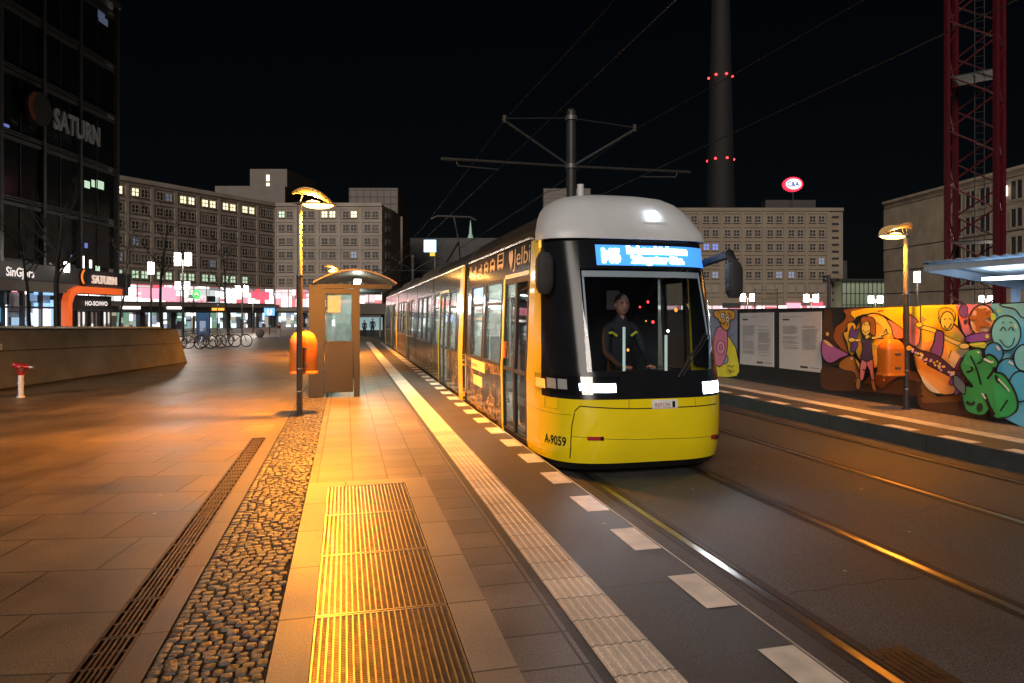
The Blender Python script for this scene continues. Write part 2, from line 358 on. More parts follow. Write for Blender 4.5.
for k in range(-14, 42): m.quad((8.05, .35+k, .004), (8.24, .35+k, .004), (8.24, .9+k, .004), (8.05, .9+k, .004))
struct('far_platform_markings', m)

# cobbles
def cobbles():
    m = MB('stone'); y = 1.05; row = 0
    while y < 21.9:
        rh = random.uniform(.055, .07); x = -.915; k = 0
        while x < -.375:
            wd = random.uniform(.05, .08); wd = min(wd, -.362-x)
            if wd > .035:
                def wav(xx): return .05*math.sin((xx+.9)*9 + row*.22) + .02*math.sin(xx*23+row)
                cx_, cy_ = x+wd/2, y+rh/2+wav(x+wd/2)*(.9 if .15 < cx_f(x, wd) < .85 else .3)
                hx, hy = wd/2-.0022, rh/2-.0022; h = random.uniform(-.004, .004); a = random.uniform(-.1, .1)
                base = []
                for j in range(8):
                    t = 2*math.pi*(j+.5)/8; c, s_ = math.cos(t), math.sin(t)
                    e = .42; px_ = hx*math.copysign(abs(c)**e, c)*random.uniform(.88, 1.05); py_ = hy*math.copysign(abs(s_)**e, s_)*random.uniform(.88, 1.05)
                    base.append((px_*math.cos(a)-py_*math.sin(a), px_*math.sin(a)+py_*math.cos(a)))
                tx, ty = random.uniform(-.05, .05), random.uniform(-.05, .05)
                rings = [[(cx_+p[0]*k_, cy_+p[1]*k_, zz+h+tx*p[0]+ty*p[1]) for p in base] for k_, zz in ((1, -.014), (.99, -.006), (.91, -.001), (.6, .0015))]
                m.loft(rings, cap0=False)
            x += wd; k += 1
        y += rh; row += 1
    return m
def cx_f(x, wd): return (x+wd/2+.92)/.56
struct('cobblestones', cobbles(), smooth=True)

# rails
def rail(x, label, side):
    m = MB('seal'); m.box(x-.10, x+.12, -14, 43, -.3, -.217)
    m.mat('rail').box(x-.035, x+.025, -14, 43, -.25, -.211); m.mat('rust').box(x+.062*side-.008, x+.062*side+.012, -14, 43, -.25, -.213)
    o = m.build('tram_rail', off=(x, 0, -.22)); o.location = (x, 0, -.22)
    tag(o, label, 'rail', 'rails of the two tram tracks')
rail(2.80, 'polished rail of the near track beside the left platform edge', 1); rail(4.25, 'second rail of the near track, passing under the right of the tram', -1)
rail(6.08, 'third rail across, the nearer rail of the far track', 1); rail(7.50, 'farthest rail, beside the kerb of the hoarding platform', -1)
m = MB('rust'); dr = P(893, 3.72)
c = (2.99, 3.1, -.217)
m.box(c[0]-.1, c[0]+.14, c[1]-.2, c[1]+.2, -.24, -.212); m.mat('rust')
for k in range(4): m.box(c[0]-.06+k*.045, c[0]-.045+k*.045, c[1]-.14, c[1]+.14, -.212, -.208)
tag(m.build('drain_cover', off=c), 'iron drain cover beside the near rail in the asphalt', 'drain cover').location = c

# steel grate
root = empty('ventilation_grate', (.21, 4, 0), 'large galvanised steel grate set in a pale granite frame in the platform', 'grate')
for k in range(5):
    y0, y1 = 2.0+k*1.0+.006, 3.0+k*1.0-.006
    m = MB('galv'); m.box(-.165, -.157, y0, y1, -.04, -.001); m.box(.572, .58, y0, y1, -.04, -.001); m.box(-.157, .572, y0, y0+.012, -.04, -.001); m.box(-.157, .572, y1-.012, y1, -.04, -.001)
    for i in range(1, 22): x = -.161+i*.0334; m.box(x-.004, x+.004, y0+.012, y1-.012, -.035, -.002)
    n = 56
    for i in range(1, n): y = y0+(y1-y0)*i/n; m.box(-.157, .572, y-.0017, y+.0017, -.02, -.011)
    m.build('grate_panel', root, (.21, 4, 0))
root = empty('slot_drain', (-1.16, 5, 0), 'long cast iron slotted channel drain between the plaza slabs and the cobbles', 'drain')
m = MB('pit'); m.quad((-1.26, -14, -.06), (-1.06, -14, -.06), (-1.06, 10.02, -.06), (-1.26, 10.02, -.06)); m.build('channel', root, (-1.16, 5, 0))
for k in range(17):
    y0, y1 = 1.5+k*.5+.004, 2.0+k*.5-.004
    m = MB('rust'); m.box(-1.258, -1.240, y0, y1, -.04, 0); m.box(-1.080, -1.062, y0, y1, -.04, 0); m.box(-1.24, -1.08, y0, y0+.014, -.04, -.001); m.box(-1.24, -1.08, y1-.014, y1, -.04, -.001)
    for i in range(1, 6): x = -1.24+i*.16/6; m.box(x-.0075, x+.0075, y0+.014, y1-.014, -.035, -.001)
    for yy in (y0+.165, y1-.165): m.box(-1.24, -1.08, yy-.008, yy+.008, -.035, -.002)
    m.build('grating', root, (-1.16, 5, 0))
# ------------------------------------------------------------------ the tram
TX = 3.53; TO = Vector((TX, 24, -.22)); YB = 8.75
def lerp_t(t, z):
    if z <= t[0][0]: return t[0][1]
    for (a, va), (b, vb) in zip(t, t[1:]):
        if z <= b: return va + (vb-va)*(z-a)/(b-a)
    return t[-1][1]
WT = [(-.15, 1.14), (-.02, 1.19), (.9, 1.2), (2.72, 1.13)]
YT = [(-.15, 7.66), (-.05, 7.53), (.15, 7.46), (.45, 7.43), (.72, 7.45), (1.0, 7.52), (1.6, 7.68), (2.3, 7.90), (2.72, 8.03)]
def XS(z): return lerp_t(WT, z)
def nose(phi, z, off=0.):
    w, d = XS(z)+off, YB-lerp_t(YT, z)+off
    s, c = math.sin(phi), max(0, math.cos(phi))
    return (TX + w*math.copysign(abs(s)**.54, s), YB - d*c**.56, z)
def px_of(p):
    r = p[0]*CO - p[1]*SI; d = p[0]*SI + p[1]*CO
    return CX + F*r/d
def phi_at(px, z):
    a, b = R(-89), R(60)
    for _ in range(40):
        m_ = (a+b)/2
        if px_of(nose(m_, z)) < px: a = m_
        else: b = m_
    return a
def zat(px, py, z0=1.):
    z = z0
    for _ in range(20):
        p = nose(phi_at(px, z), z); z = Z(py, p[0]*SI+p[1]*CO)
    return z
def npatch(mb, px0, px1, py0, py1, off=.004, n=8, m_=2, thick=True):
    """a thin plate lying on the nose between two picture columns / heights measured on the photo"""
    zc = zat((px0+px1)/2, (py0+py1)/2); z0 = zat((px0+px1)/2, py1); z1 = zat((px0+px1)/2, py0)
    p0, p1 = phi_at(px0, zc), phi_at(px1, zc)
    return ppatch(mb, p0, p1, z0, z1, off, n, m_)
def ppatch(mb, p0, p1, z0, z1, off=.004, n=8, m_=2):
    vs = []; fs = []
    for lay in (off, -.01):
        for i in range(m_+1):
            for j in range(n+1): vs.append(nose(p0+(p1-p0)*j/n, z0+(z1-z0)*i/m_, lay))
    N = (n+1)*(m_+1)
    for i in range(m_):
        for j in range(n):
            a = i*(n+1)+j; fs.append((a, a+1, a+n+2, a+n+1))
    for j in range(n): fs += [(j+1, j, N+j, N+j+1), (m_*(n+1)+j, m_*(n+1)+j+1, N+m_*(n+1)+j+1, N+m_*(n+1)+j)]
    for i in range(m_): fs += [(i*(n+1), (i+1)*(n+1), N+(i+1)*(n+1), N+i*(n+1)), ((i+1)*(n+1)+n, i*(n+1)+n, N+i*(n+1)+n, N+(i+1)*(n+1)+n)]
    return mb.add(vs, fs)
def nline(mb, pts, wd=.013, off=.002):
    """seam line on the nose through (px,py) points"""
    q = []
    for px, py in pts:
        z = zat(px, py); q.append((phi_at(px, z), z))
    pp = []
    for (a, b), (c, d) in zip(q, q[1:]):
        for k in range(6): pp.append(nose(a+(c-a)*k/6, b+(d-b)*k/6, off))
    pp.append(nose(q[-1][0], q[-1][1], off)); mb.tube(pp, wd/2, 5)
def ntext(mb, body, px0, px1, py_base, h, off=.006, bold=0.):
    z = zat((px0+px1)/2, py_base); a, b = phi_at(px0, z), phi_at(px1, z)
    n = 60; ph = [a+(b-a)*2.5*i/n for i in range(n+1)]; ln = [0.]
    for i in range(n):
        p, q = nose(ph[i], z), nose(ph[i+1], z); ln.append(ln[-1]+math.hypot(p[0]-q[0], p[1]-q[1]))
    L = ln[int(n/2.5)]
    tmp = MB('black'); tmp.text(body, h, lambda x, y, zz: (x, y, zz)); wd = max(v[0] for v in tmp.v); k = L/wd
    def fn(x, y, zz):
        s = x*k; i = 0
        while i < n-1 and ln[i+1] < s: i += 1
        t = (s-ln[i])/max(1e-6, ln[i+1]-ln[i]); return nose(ph[i]+(ph[i+1]-ph[i])*t, z+y, off)
    mb.text(body, h, fn, bold=bold)

tram = empty('tram', TO, 'yellow and black articulated tram with lit headlights standing at the left platform', 'tram')
# --- nose shell, by zones
PWL, PWR = phi_at(582, 1.9), phi_at(704, 1.9)
PH = sorted(set([R(a) for a in list(range(-90, 91, 4))] + [R(a) for a in (-90, 90, -74, 74)]+[PWL, PWR]))
ZZ = [-.15, -.10, -.05, .05, .2, .35, .5, .62, .71, .80, .90, .99, 1.03, 1.2, 1.45, 1.7, 1.95, 2.15, 2.27, 2.4, 2.55, 2.62, 2.68]
def zone(pm, zm):
    a = math.degrees(pm)
    if zm < -.05: return 'skirt'
    if zm < .71: return 'front_panel'
    if abs(a) > 74: return 'corner_pillar'
    if zm < .99: return 'headlight_band'
    if zm < 1.03: return 'windscreen_surround'
    if zm < 2.27: return 'windscreen' if PWL < pm < PWR else 'side_screen'
    if zm < 2.62: return 'display_housing' if PWL < pm < PWR else 'side_screen'
    return 'windscreen_surround'
def sided(k, a): return k+('+' if a > 0 else '-') if k in ('side_screen', 'corner_pillar') else k
zm_ = {'skirt': 'matt', 'front_panel': 'yellow', 'corner_pillar': 'yellow', 'headlight_band': 'black', 'windscreen_surround': 'black', 'windscreen': 'screen', 'side_screen': 'black', 'display_housing': 'black'}
zb = {q: MB(v) for k, v in zm_.items() for q in ([k+'-', k+'+'] if k in ('side_screen', 'corner_pillar') else [k])}
for (a, b) in zip(PH, PH[1:]):
    for (z0, z1) in zip(ZZ, ZZ[1:]):
        zb[sided(zone((a+b)/2, (z0+z1)/2), (a+b)/2)].quad(nose(a, z0), nose(b, z0), nose(b, z1), nose(a, z1))
NO = {}
def weld(o):
    import bmesh
    bm = bmesh.new(); bm.from_mesh(o.data); bmesh.ops.remove_doubles(bm, verts=bm.verts, dist=1e-4); bm.to_mesh(o.data); bm.free()
for k, b in zb.items():
    NO[k] = b.build(k.rstrip('+-'), tram, TO, smooth=True); weld(NO[k])
# underside closing plate of the nose
m = MB('matt'); m.add([nose(p, -.15) for p in PH], [tuple(range(len(PH)))]); m.build('underbody', tram, TO)
# --- white roof dome of the cab
def cap(phi, z):
    w = lerp_t([(2.655, 1.145), (2.76, 1.14), (2.80, 1.115), (2.96, 1.05), (3.08, .98), (3.18, .89), (3.26, .76), (3.31, .56)], z)
    y = lerp_t([(2.655, 7.97), (2.76, 7.98), (2.80, 8.01), (2.96, 8.10), (3.08, 8.19), (3.18, 8.29), (3.26, 8.43), (3.31, 8.62)], z)
    yb = 8.52 + max(0, (z-2.72))*1.0
    s, c = math.sin(phi), max(0, math.cos(phi))
    return (TX+w*math.copysign(abs(s)**.55, s), yb-(yb-y)*c**.56, z)
m = MB('white'); pr = [R(-90+180*i/48) for i in range(49)]
rings = [[cap(p, z) for p in pr] for z in (2.655, 2.67, 2.72, 2.78, 2.84, 2.9, 2.96, 3.02, 3.08, 3.13, 3.18, 3.22, 3.26, 3.29, 3.31)]
last = [(TX+(p[0]-TX)*.3, p[1]*.5+9.17*.5+.0, 3.325) for p in rings[-1]]
m.loft(rings+[last], closed=False, cap0=False, cap1=False); m.add(last, [tuple(range(len(last)))])
m.add([r[0] for r in rings]+[r[-1] for r in reversed(rings)], [tuple(range(2*len(rings)))])
m.add(rings[0], [tuple(range(len(rings[0])))])
roofdome = m.build('cab_roof', tram, TO, smooth=True)
p = cap(phi_at(653, 2.7)+R(0), 3.0)
m = MB('led'); q = P(653, p[0]*SI+p[1]*CO-.02, Z(214, 8.6)); m.ell((q.x, q.y, q.z), .075, .05, .07); m.build('roof_light', roofdome, TO, smooth=True)
m = MB('white'); m.box(q.x-.16, q.x+.16, q.y-.05, q.y+.25, q.z-.13, q.z-.085); m.build('roof_light_shelf', roofdome, TO)
m = MB('white'); q = P(577, 9.2, 0); m.cyl((q.x+.05, q.y), .045, 3.2, 3.46, 16); m.build('antenna', roofdome, TO, smooth=True)
# --- headlights, seams, writing
g = NO['headlight_band']
for a, b, c, d, mt, nm in ((536, 545, 378, 387, 'amber', 'indicator'), (547, 556, 378, 388, 'greyframe', 'headlight'), (558, 567, 379, 389, 'greyframe', 'headlight'), (579.5, 587, 383.5, 390.5, 'led', 'headlight'), (593.5, 616, 384, 392.5, 'led', 'headlight'), (703, 717.5, 381.5, 393, 'led', 'headlight')):
    m = MB(mt); npatch(m, a, b, c, d, .006); m.build(nm, g, TO, smooth=True)
m = MB('clear'); npatch(m, 536, 621, 376.5, 394.5, .016, 24); m.build('lamp_cover', g, TO, smooth=True)
m = MB('whitepaint'); npatch(m, 652, 677.5, 399.5, 408.5, .007)
m.mat('redpaint'); ntext(m, 'BERLIN', 654.5, 669.5, 406.6, .065, .009); m.mat('black'); npatch(m, 672, 674.6, 401, 407, .010)
m.build('name_plate', NO['front_panel'], TO)
m = MB('black'); ntext(m, 'A-9059', 545, 566, 444.5, .155, .003, bold=.004); m.build('fleet_number', NO['front_panel'], TO)
m = MB('matt')
nline(m, [(570, 458), (571, 440), (572, 425), (575, 411), (580, 406), (600, 407.5), (640, 408.6), (690, 406.5), (716, 403.5)])
nline(m, [(572, 436), (600, 438.5), (640, 439.5), (690, 438), (718, 434)], .005)
nline(m, [(529, 405), (545, 411), (571, 415)], .005)
nline(m, [(629, 399.5), (629, 408)], .006); nline(m, [(695, 398), (695, 406)], .006)
nline(m, [(545, 396), (558, 397.5), (558, 409)], .004); nline(m, [(545, 396), (545, 407), (558, 409)], .004)
m.build('panel_seam', NO['front_panel'], TO)
for a, b in ((587.5, 604), (711, 718)):
    y = 438 if a < 600 else 436
    m = MB('redpaint'); npatch(m, a, b-3, y-1.3, y+2.2, .012); m.mat('black'); npatch(m, b-3, b, y-1.3, y+2.4, .014); m.build('tow_cover', NO['front_panel'], TO)
# grey inner screen frame and wiper
m = MB('greyframe'); pL, pR = PWL+R(1), PWR-R(1)
ppatch(m, pL, pR, 2.17, 2.25, -.02, 24); ppatch(m, pL, pL+R(1.6), 1.45, 2.17, -.02, 2); ppatch(m, pR-R(1.6), pR, 1.4, 2.17, -.02, 2)
m.build('screen_frame', NO['windscreen'], TO, smooth=True)
m = MB('matt'); nline(m, [(676, 377), (688, 356), (703, 332)], .03, .03); nline(m, [(680, 377), (692, 356), (706, 334)], .018, .025); m.build('wiper', NO['windscreen'], TO)
m = MB('innerdk'); ppatch(m, R(68), R(89), 1.0, 2.5, -.03, 6); ppatch(m, R(-89), R(-68), 1.0, 2.5, -.03, 6); m.build('pillar_lining', tram, TO)
# --- destination display
d0 = phi_at(596, 2.43); d1 = phi_at(702, 2.43)
m = MB('disp_bg'); ppatch(m, d0, d1, 2.315, 2.575, .004, 30); disp = m.build('destination_display', NO['display_housing'], TO, smooth=True)
for args in (('M5', 602.5, 620, 261.6, .225, .009, .014), ('Hohensch\u00f6nhausen', 627, 686, 253.6, .118, .009, .010), ('Zingster Str.', 632, 683, 262.8, .11, .009, .010)):
    m = MB('disp_tx'); ntext(m, *args[:6], bold=args[6]); m.build('display_lettering', disp, TO)
# --- mirrors
m = MB('rubber')
def rbox(mb, c, hx, hy, hz, r=.3, n=20, m_=6):
    rings = []
    for i in range(m_+1):
        t = -1+2*i/m_; k = (1-abs(t)**5)**.25 if abs(t) < 1 else .55
        k = max(k, .6)
        rings.append([(c[0]+hx*k*math.copysign(abs(math.cos(a))**.5, math.cos(a)), c[1]+hy*k*math.copysign(abs(math.sin(a))**.5, math.sin(a)), c[2]+hz*t) for a in [2*math.pi*j/n for j in range(n)]])
    return mb.loft(rings)
c = P(544.5, 8.35, 0); rbox(m, (c.x, c.y, Z(273, 8.35)), .105, .09, .25); a = nose(R(-70), 2.5); m.tube([a, (c.x, c.y, Z(256, 8.35)), (c.x, c.y, Z(262, 8.35))], .04)
m.build('wing_mirror', tram, TO, smooth=True)
m = MB('rubber'); c = P(734, 8.35, 0); rbox(m, (c.x, c.y, Z(280, 8.35)), .095, .08, .22); a = nose(R(68), 2.38); m.m = ['rubber']; m.tube([a, (c.x-.06, c.y, Z(254, 8.35)), (c.x-.0, c.y, Z(264, 8.35))], [.05, .06, .06])
m.build('wing_mirror', tram, TO, smooth=True)
m = MB('amber'); ppatch(m, R(-76), R(-73), 2.56, 2.68, .012, 2); m.build('marker_lamp', tram, TO)
m = MB('amber'); ppatch(m, R(70), R(73), 2.36, 2.6, .012, 2); m.build('marker_lamp', tram, TO)

# --- car bodies
def splate(mb, y0, y1, z0, z1, side=-1, th=.05, off=0.):
    zs = [z0] + [z for z in (.9,) if z0 < z < z1] + [z1]
    out = [(TX+side*(XS(z)+off), z) for z in zs]; inn = [(TX+side*(XS(z)-th), z) for z in reversed(zs)]
    return mb.prism([(x, z) for x, z in out+inn], y0, y1, 'y')
BODY = {}
def car(y0, y1, kind, roofh, first=False):
    """one car of the tram: side walls with window and door openings, roof, floor, lights, seats"""
    L = y1-y0
    if kind == 'cab': ops = [('door', 8.79, 10.16), ('win', 10.36, 11.70), ('win', 11.84, 13.05)]
    elif kind == 'door': ops = [('win', y0+.95, y0+2.1), ('door', y0+2.25, y0+3.65), ('win', y0+3.8, y1-.15)]
    else:
        n = max(2, round(L/1.5)); a = y0+.2; s = (L-.4)/n
        ops = [('win', a+i*s+.05, a+(i+1)*s-.05) for i in range(n)]
    side_m = 'doodle' if kind != 'cab' else 'doodle'
    b = MB('wrap'); lows = []
    for side in (-1, 1):
        splate(b, y0, y1, 2.26, 2.70, side)
        cur = y0
        for k, a, e in ops:
            splate(b, cur, a, .9, 2.26, side); 
            if k == 'win': pass
            cur = e
        splate(b, cur, y1, .9, 2.26, side)
        cur = y0
        for k, a, e in ops:
            if k == 'door':
                if a-cur > .02: low = MB(side_m); splate(low, cur, a, -.02, .9, side); lows.append(low)
                cur = e
        low = MB(side_m); splate(low, cur, y1, -.02, .9, side); lows.append(low)
    b.mat('matt').box(TX-1.14, TX+1.14, y0, y1, -.12, .10)
    b.mat('silver')
    for side in (-1, 1): b.box(TX+side*1.135-.02, TX+side*1.135+.02, y0, y1, 2.705, 2.735)
    o = b.build('car_body', tram, TO); [low.build('lower_panel', o, TO) for low in lows]
    # roof
    r = MB('roof'); rs = [(-1.115, 2.70), (-1.06, 2.85), (-.93, roofh-.12), (-.72, roofh), (.72, roofh), (.93, roofh-.12), (1.06, 2.85), (1.115, 2.70)]
    r.prism([(TX+x, z) for x, z in rs], y0+.02-(.16 if first else 0), y1-.02, 'y')
    r.mat('steel'); r.box(TX-.6, TX+.6, y0+L*.35, y0+L*.7, roofh, roofh+.05)
    r.build('car_roof', o, TO)
    # windows and doors
    for side in (-1, 1):
        for k, a, e in ops:
            if k == 'win':
                f = MB('matt'); 
                for q in ((a, e, .9, .95), (a, e, 2.21, 2.26), (a, a+.05, .95, 2.21), (e-.05, e, .95, 2.21)): splate(f, *q, side, .06, .004)
                if kind != 'mid': splate(f, a+.05, e-.05, 1.86, 1.90, side, .06, .004)
                w_ = f.build('window', o, TO)
                gl = MB('sideglass' if side < 0 else 'farglass'); gl.quad(*[(TX+side*(XS(z)-.02), y, z) for y, z in ((a+.05, .95), (e-.05, .95), (e-.05, 2.21), (a+.05, 2.21))]); gl.build('pane', w_, TO)
            else:
                f = MB('matt'); mid = (a+e)/2
                for (p, q) in ((a, mid-.008), (mid+.008, e)):
                    for t in ((p, q, -.06, .02), (p, q, .88, .93), (p, q, 2.16, 2.24), (p, p+.045, .02, 2.16), (q-.045, q, .02, 2.16)): splate(f, *t, side, .05, .002)
                dd = f.build('door', o, TO)
                gl = MB('sideglass' if side < 0 else 'farglass')
                for (p, q) in ((a+.045, mid-.053), (mid+.053, e-.045)):
                    for z0, z1 in ((.02, .88), (.93, 2.16)): gl.quad(*[(TX+side*(XS(z)-.02), y, z) for y, z in ((p, z0), (q, z0), (q, z1), (p, z1))])
                gl.build('pane', dd, TO)
                yl = MB('yellow'); splate(yl, e, e+.09, -.05, 2.26, side, .06, .012); splate(yl, a-.0, e, 2.24, 2.30, side, .06, .012); yl.build('door_frame', o, TO)
    # interior
    i = MB('inner'); i.box(TX-1.08, TX+1.08, y0, y1, .10, .14); i.box(TX-1.07, TX+1.07, y0, y1, 2.40, 2.44)
    for side in (-1, 1):
        cur = y0
        for k, a, e in ops+[('door', y1, y1)]:
            if k == 'door':
                if a-cur > .05 and e > a: pass
                if a-cur > .05: i.box(*sorted((TX+side*1.13, TX+side*1.11)), cur+.01, a-.1 if e > a else a-.01, .14, .88)
                cur = e+.1
    for side in (-1, 1):
        i.box(*sorted((TX+side*1.08, TX+side*1.04)), y0+.02, y1-.02, 2.25, 2.40)
        cur = y0
        for k, a, e in ops+[('win', y1, y1)]:
            if a-cur > .12: i.box(*sorted((TX+side*1.09, TX+side*1.065)), cur+.02, a-.02, .9, 2.25)
            cur = e
    i.build('cabin_lining', o, TO)
    for ye in (y0+.03, y1-.08):
        if kind == 'cab' and ye < 9: continue
        i = MB('inner'); i.loft([[(TX+x*kx, yy2, z) for x, z in ((-1.06, .14), (-1.06, 2.4), (1.06, 2.4), (1.06, .14))] for kx in (1,) for yy2 in (ye,)]+[], cap0=False, cap1=False) if False else None
        i.box(TX-1.06, TX-.5, ye, ye+.04, .14, 2.4); i.box(TX+.5, TX+1.06, ye, ye+.04, .14, 2.4); i.box(TX-.5, TX+.5, ye, ye+.04, 2.05, 2.4); i.build('end_partition', o, TO)
    for x in (-.55, .55):
        q = MB('inlight'); q.box(TX+x-.05, TX+x+.05, y0+.3, y1-.3, 2.37, 2.398); q.build('ceiling_light', o, TO)
    yy = y0+.9
    while yy < y1-.5:
        for x in (-.78, .78):
            if any(k == 'door' and a-.3 < yy < e+.3 for k, a, e in ops): continue
            s_ = MB('seat'); s_.box(TX+x-.24, TX+x+.24, yy-.22, yy+.2, .52, .60); s_.box(TX+x-.23, TX+x+.23, yy+.2, yy+.27, .56, 1.3); s_.box(TX+x-.06, TX+x+.06, yy-.05, yy+.1, .14, .52); s_.build('seat', o, TO)
        yy += 1.25
    pl = MB('polish')
    for k, a, e in ops:
        if k == 'door':
            for y in (max(a-.02, 9.75), e+.12):
                for x in (-.85, .3): pl.cyl((TX+x, y), .017, .14, 2.4, 8)
    if pl.v: pl.build('grab_pole', o, TO, smooth=True)
    return o
c0 = car(8.76, 13.38, 'cab', 3.16, True)
cars = [(13.88, 18.95, 'door', 3.12), (19.08, 23.35, 'mid', 3.2), (23.5, 27.4, 'door', 3.1), (27.55, 32.0, 'mid', 3.2), (32.4, 36.9, 'door', 3.1), (37.05, 41.6, 'mid', 3.15)]
co_ = [c0] + [car(*a) for a in cars]
# rear end wall
m = MB('yellow'); m.prism([(TX-1.2, -.05), (TX+1.2, -.05), (TX+1.2, .9), (TX+1.13, 2.7), (TX+.8, 3.1), (TX-.8, 3.1), (TX-1.13, 2.7), (TX-1.2, .9)], 41.6, 41.9, 'y'); m.build('rear_end', tram, TO)
# yellow end frames + bellows between the cars
for ya in (13.9, 32.42):
    for side in (-1, 1):
      m = MB('yellow'); splate(m, ya, ya+.46, -.05, 2.70, side, .06, .014)
      m.build('end_frame', tram, TO)
gaps = [(13.38, 13.88), (18.95, 19.08), (23.35, 23.5), (27.4, 27.55), (32.0, 32.4), (36.9, 37.05)]
for a, b in gaps:
    m = MB('rubber'); n = max(2, int((b-a)/.08))
    for k in range(n):
        q0, q1 = a+(b-a)*k/n, a+(b-a)*(k+1)/n; s = .0 if k % 2 else .025
        m.prism([(TX+x*(1-s), z) for x, z in ((-1.12, -.02), (1.12, -.02), (1.12, .9), (1.06, 2.68), (.85, 3.0), (-.85, 3.0), (-1.06, 2.68), (-1.12, .9))], q0, q1, 'y')
    m.build('bellows', tram, TO)
# bogies / wheels hint below the skirt
for yy in (11.2, 21.3, 29.8, 39.0):
    m = MB('rust')
    for s in (-.75, .75):
        for q in (-.9, .9): m.tube([(TX+s-.06, yy+q, .05), (TX+s+.06, yy+q, .05)], .29, 20)
    m.build('wheel_set', tram, TO)
# stickers, service flap, writing on the first car
def sfn(yr, z0, off=.006): return lambda x, y, zz: (TX-XS(z0+y)-off, yr-x, z0+y)
def ypx(px, X=None):
    X = X or (TX-1.18); d = F*X/(px-(CX-F*math.tan(TH)))/CO; return (d-X*SI)/CO, d
def sq(mb, px0, py0, px1, py1, off=.004):
    ya, da = ypx(px0); yb, db = ypx(px1); zm = Z((py0+py1)/2, (da+db)/2); k = (da+db)/2/F; h = abs(py1-py0)*k
    return splate(mb, yb, ya, zm-h/2, zm+h/2, -1, 0.01, off)
for (a, b, c, d) in ((472.5, 485.5, 361, 371.5), (475, 482.8, 376, 385)):
    m = MB('cream'); sq(m, a, b, c, d) if False else sq(m, a, b, c, d); m.build('sticker', co_[0], TO)
m = MB('cream'); ya, da = ypx(472.5); yb, db = ypx(485.7); zt = Z(365.5, (da+db)/2); splate(m, yb, ya, zt-.09, zt+.09, -1, .01, .004)
m.mat('matt'); m.text('barrierefrei', .1, sfn(ya-.06, zt-.03, .0065), sx=1.3); m.build('sticker', co_[0], TO)
m = MB('cream'); ya, da = ypx(474.5); yb, db = ypx(483); zt = Z(380.5, (da+db)/2); splate(m, yb, ya, zt-.09, zt+.09, -1, .01, .004); m.build('sticker', co_[0], TO)
m = MB('gold')
yj, dj = ypx(508.5); zj = Z(264, dj)
yj2, _ = ypx(534)
XU = TX-XS(2.5); ya, da = ypx(514.2, XU); yb, db = ypx(530.5, XU)
t_ = MB('gold'); t_.text('Jelbi', .36, lambda x, y, z: (x, y, z)); m.text('Jelbi', .36, sfn(ya, 2.41, .006), sx=(ya-yb)/max(v[0] for v in t_.v))
m.build('wrap_lettering', co_[0], TO); m = MB('gold')
yh, dh = ypx(511.3, XU); zh = 2.46   # heart shaped pin
hp = []
for k in range(28):
    t = 2*math.pi*k/28; hp.append((.0098*16*math.sin(t)**3*.85, .0098*(13*math.cos(t)-5*math.cos(2*t)-2*math.cos(3*t)-math.cos(4*t))*1.1+.12))
m.add([(TX-XS(2.5)-.006-.0*y, yh-x, zh+y-.05) for x, y in hp], [tuple(range(28))])
# row of vehicle pictograms
def pict(px, py, k, kind):
    y, d = ypx(px, XU); z = Z(py, d)
    def q(x0, x1, z0, z1): splate(m, y-x1*k*1.05, y-x0*k*1.05, z+z0*k*.62, z+z1*k*.62, -1, .004, .005)
    def ring(x, zc, r):
        n = 12
        for j in range(n):
            a, b = 2*math.pi*j/n, 2*math.pi*(j+1)/n
            pts = [(x+r*math.cos(a), zc+r*math.sin(a)), (x+r*math.cos(b), zc+r*math.sin(b)), (x+.72*r*math.cos(b), zc+.72*r*math.sin(b)), (x+.72*r*math.cos(a), zc+.72*r*math.sin(a))]
            m.add([(TX-XS(2.4)-.007, y-u*k*1.05, z+v*k*.62) for u, v in pts], [(0, 1, 2, 3)])
    if kind == 'bus': q(-.5, .5, .92, 1.0); q(-.5, .5, .5, .58); q(-.5, .5, .1, .3); q(-.5, -.4, .3, .92); q(.4, .5, .3, .92); q(-.4, -.22, -.03, .1); q(.22, .4, -.03, .1)
    if kind == 'car': q(-.36, .36, .72, .8); q(-.5, .5, .15, .42); q(-.45, -.34, .42, .74); q(.34, .45, .42, .74); q(-.42, -.22, 0, .15); q(.22, .42, 0, .15); q(-.12, .12, .84, .94)
    if kind == 'bike': ring(-.3, .22, .24); ring(.3, .22, .24); q(-.3, .25, .45, .52); q(-.03, .04, .2, .6); q(.2, .27, .2, .8); q(.1, .3, .76, .82)
    if kind == 'scooter': q(-.35, .25, .12, .2); q(.2, .28, .12, .9); q(.08, .3, .88, .95); ring(-.35, .1, .12); ring(.3, .1, .12)
for px, py, k, kd in ((500.5, 269, .40, 'bus'), (492.5, 271.3, .36, 'car'), (486.3, 273, .34, 'car'), (480.5, 275, .36, 'bike'), (475, 277, .36, 'bike'), (470.3, 278.5, .36, 'scooter')):
    m.build('wrap_lettering', co_[0], TO); m = MB('gold'); pict(px, py, k, kd)
m.build('wrap_lettering', co_[0], TO)
m = MB('matt')
yy0, yy1 = ypx(487)[0], ypx(496)[0]
for q in ((yy1, yy0, .52, .53), (yy1, yy0, .0, .01), (yy1, yy1+.012, .0, .53), (yy0-.012, yy0, .0, .53)): splate(m, *q, -1, .02, .004)
m.build('service_flap', co_[0], TO)
m = MB('disp_tx'); yy = 12.5; m.quad((TX-XS(2.0)+.03, 12.97, 1.91), (TX-XS(2.0)+.03, 12.0, 1.91), (TX-XS(2.1)+.03, 12.0, 2.2), (TX-XS(2.1)+.03, 12.97, 2.2)); M['side_disp'] = emat('side_display', (.3, .6, 1.), 1.6); m.m = ['side_disp']; m.build('side_display', co_[0], TO)
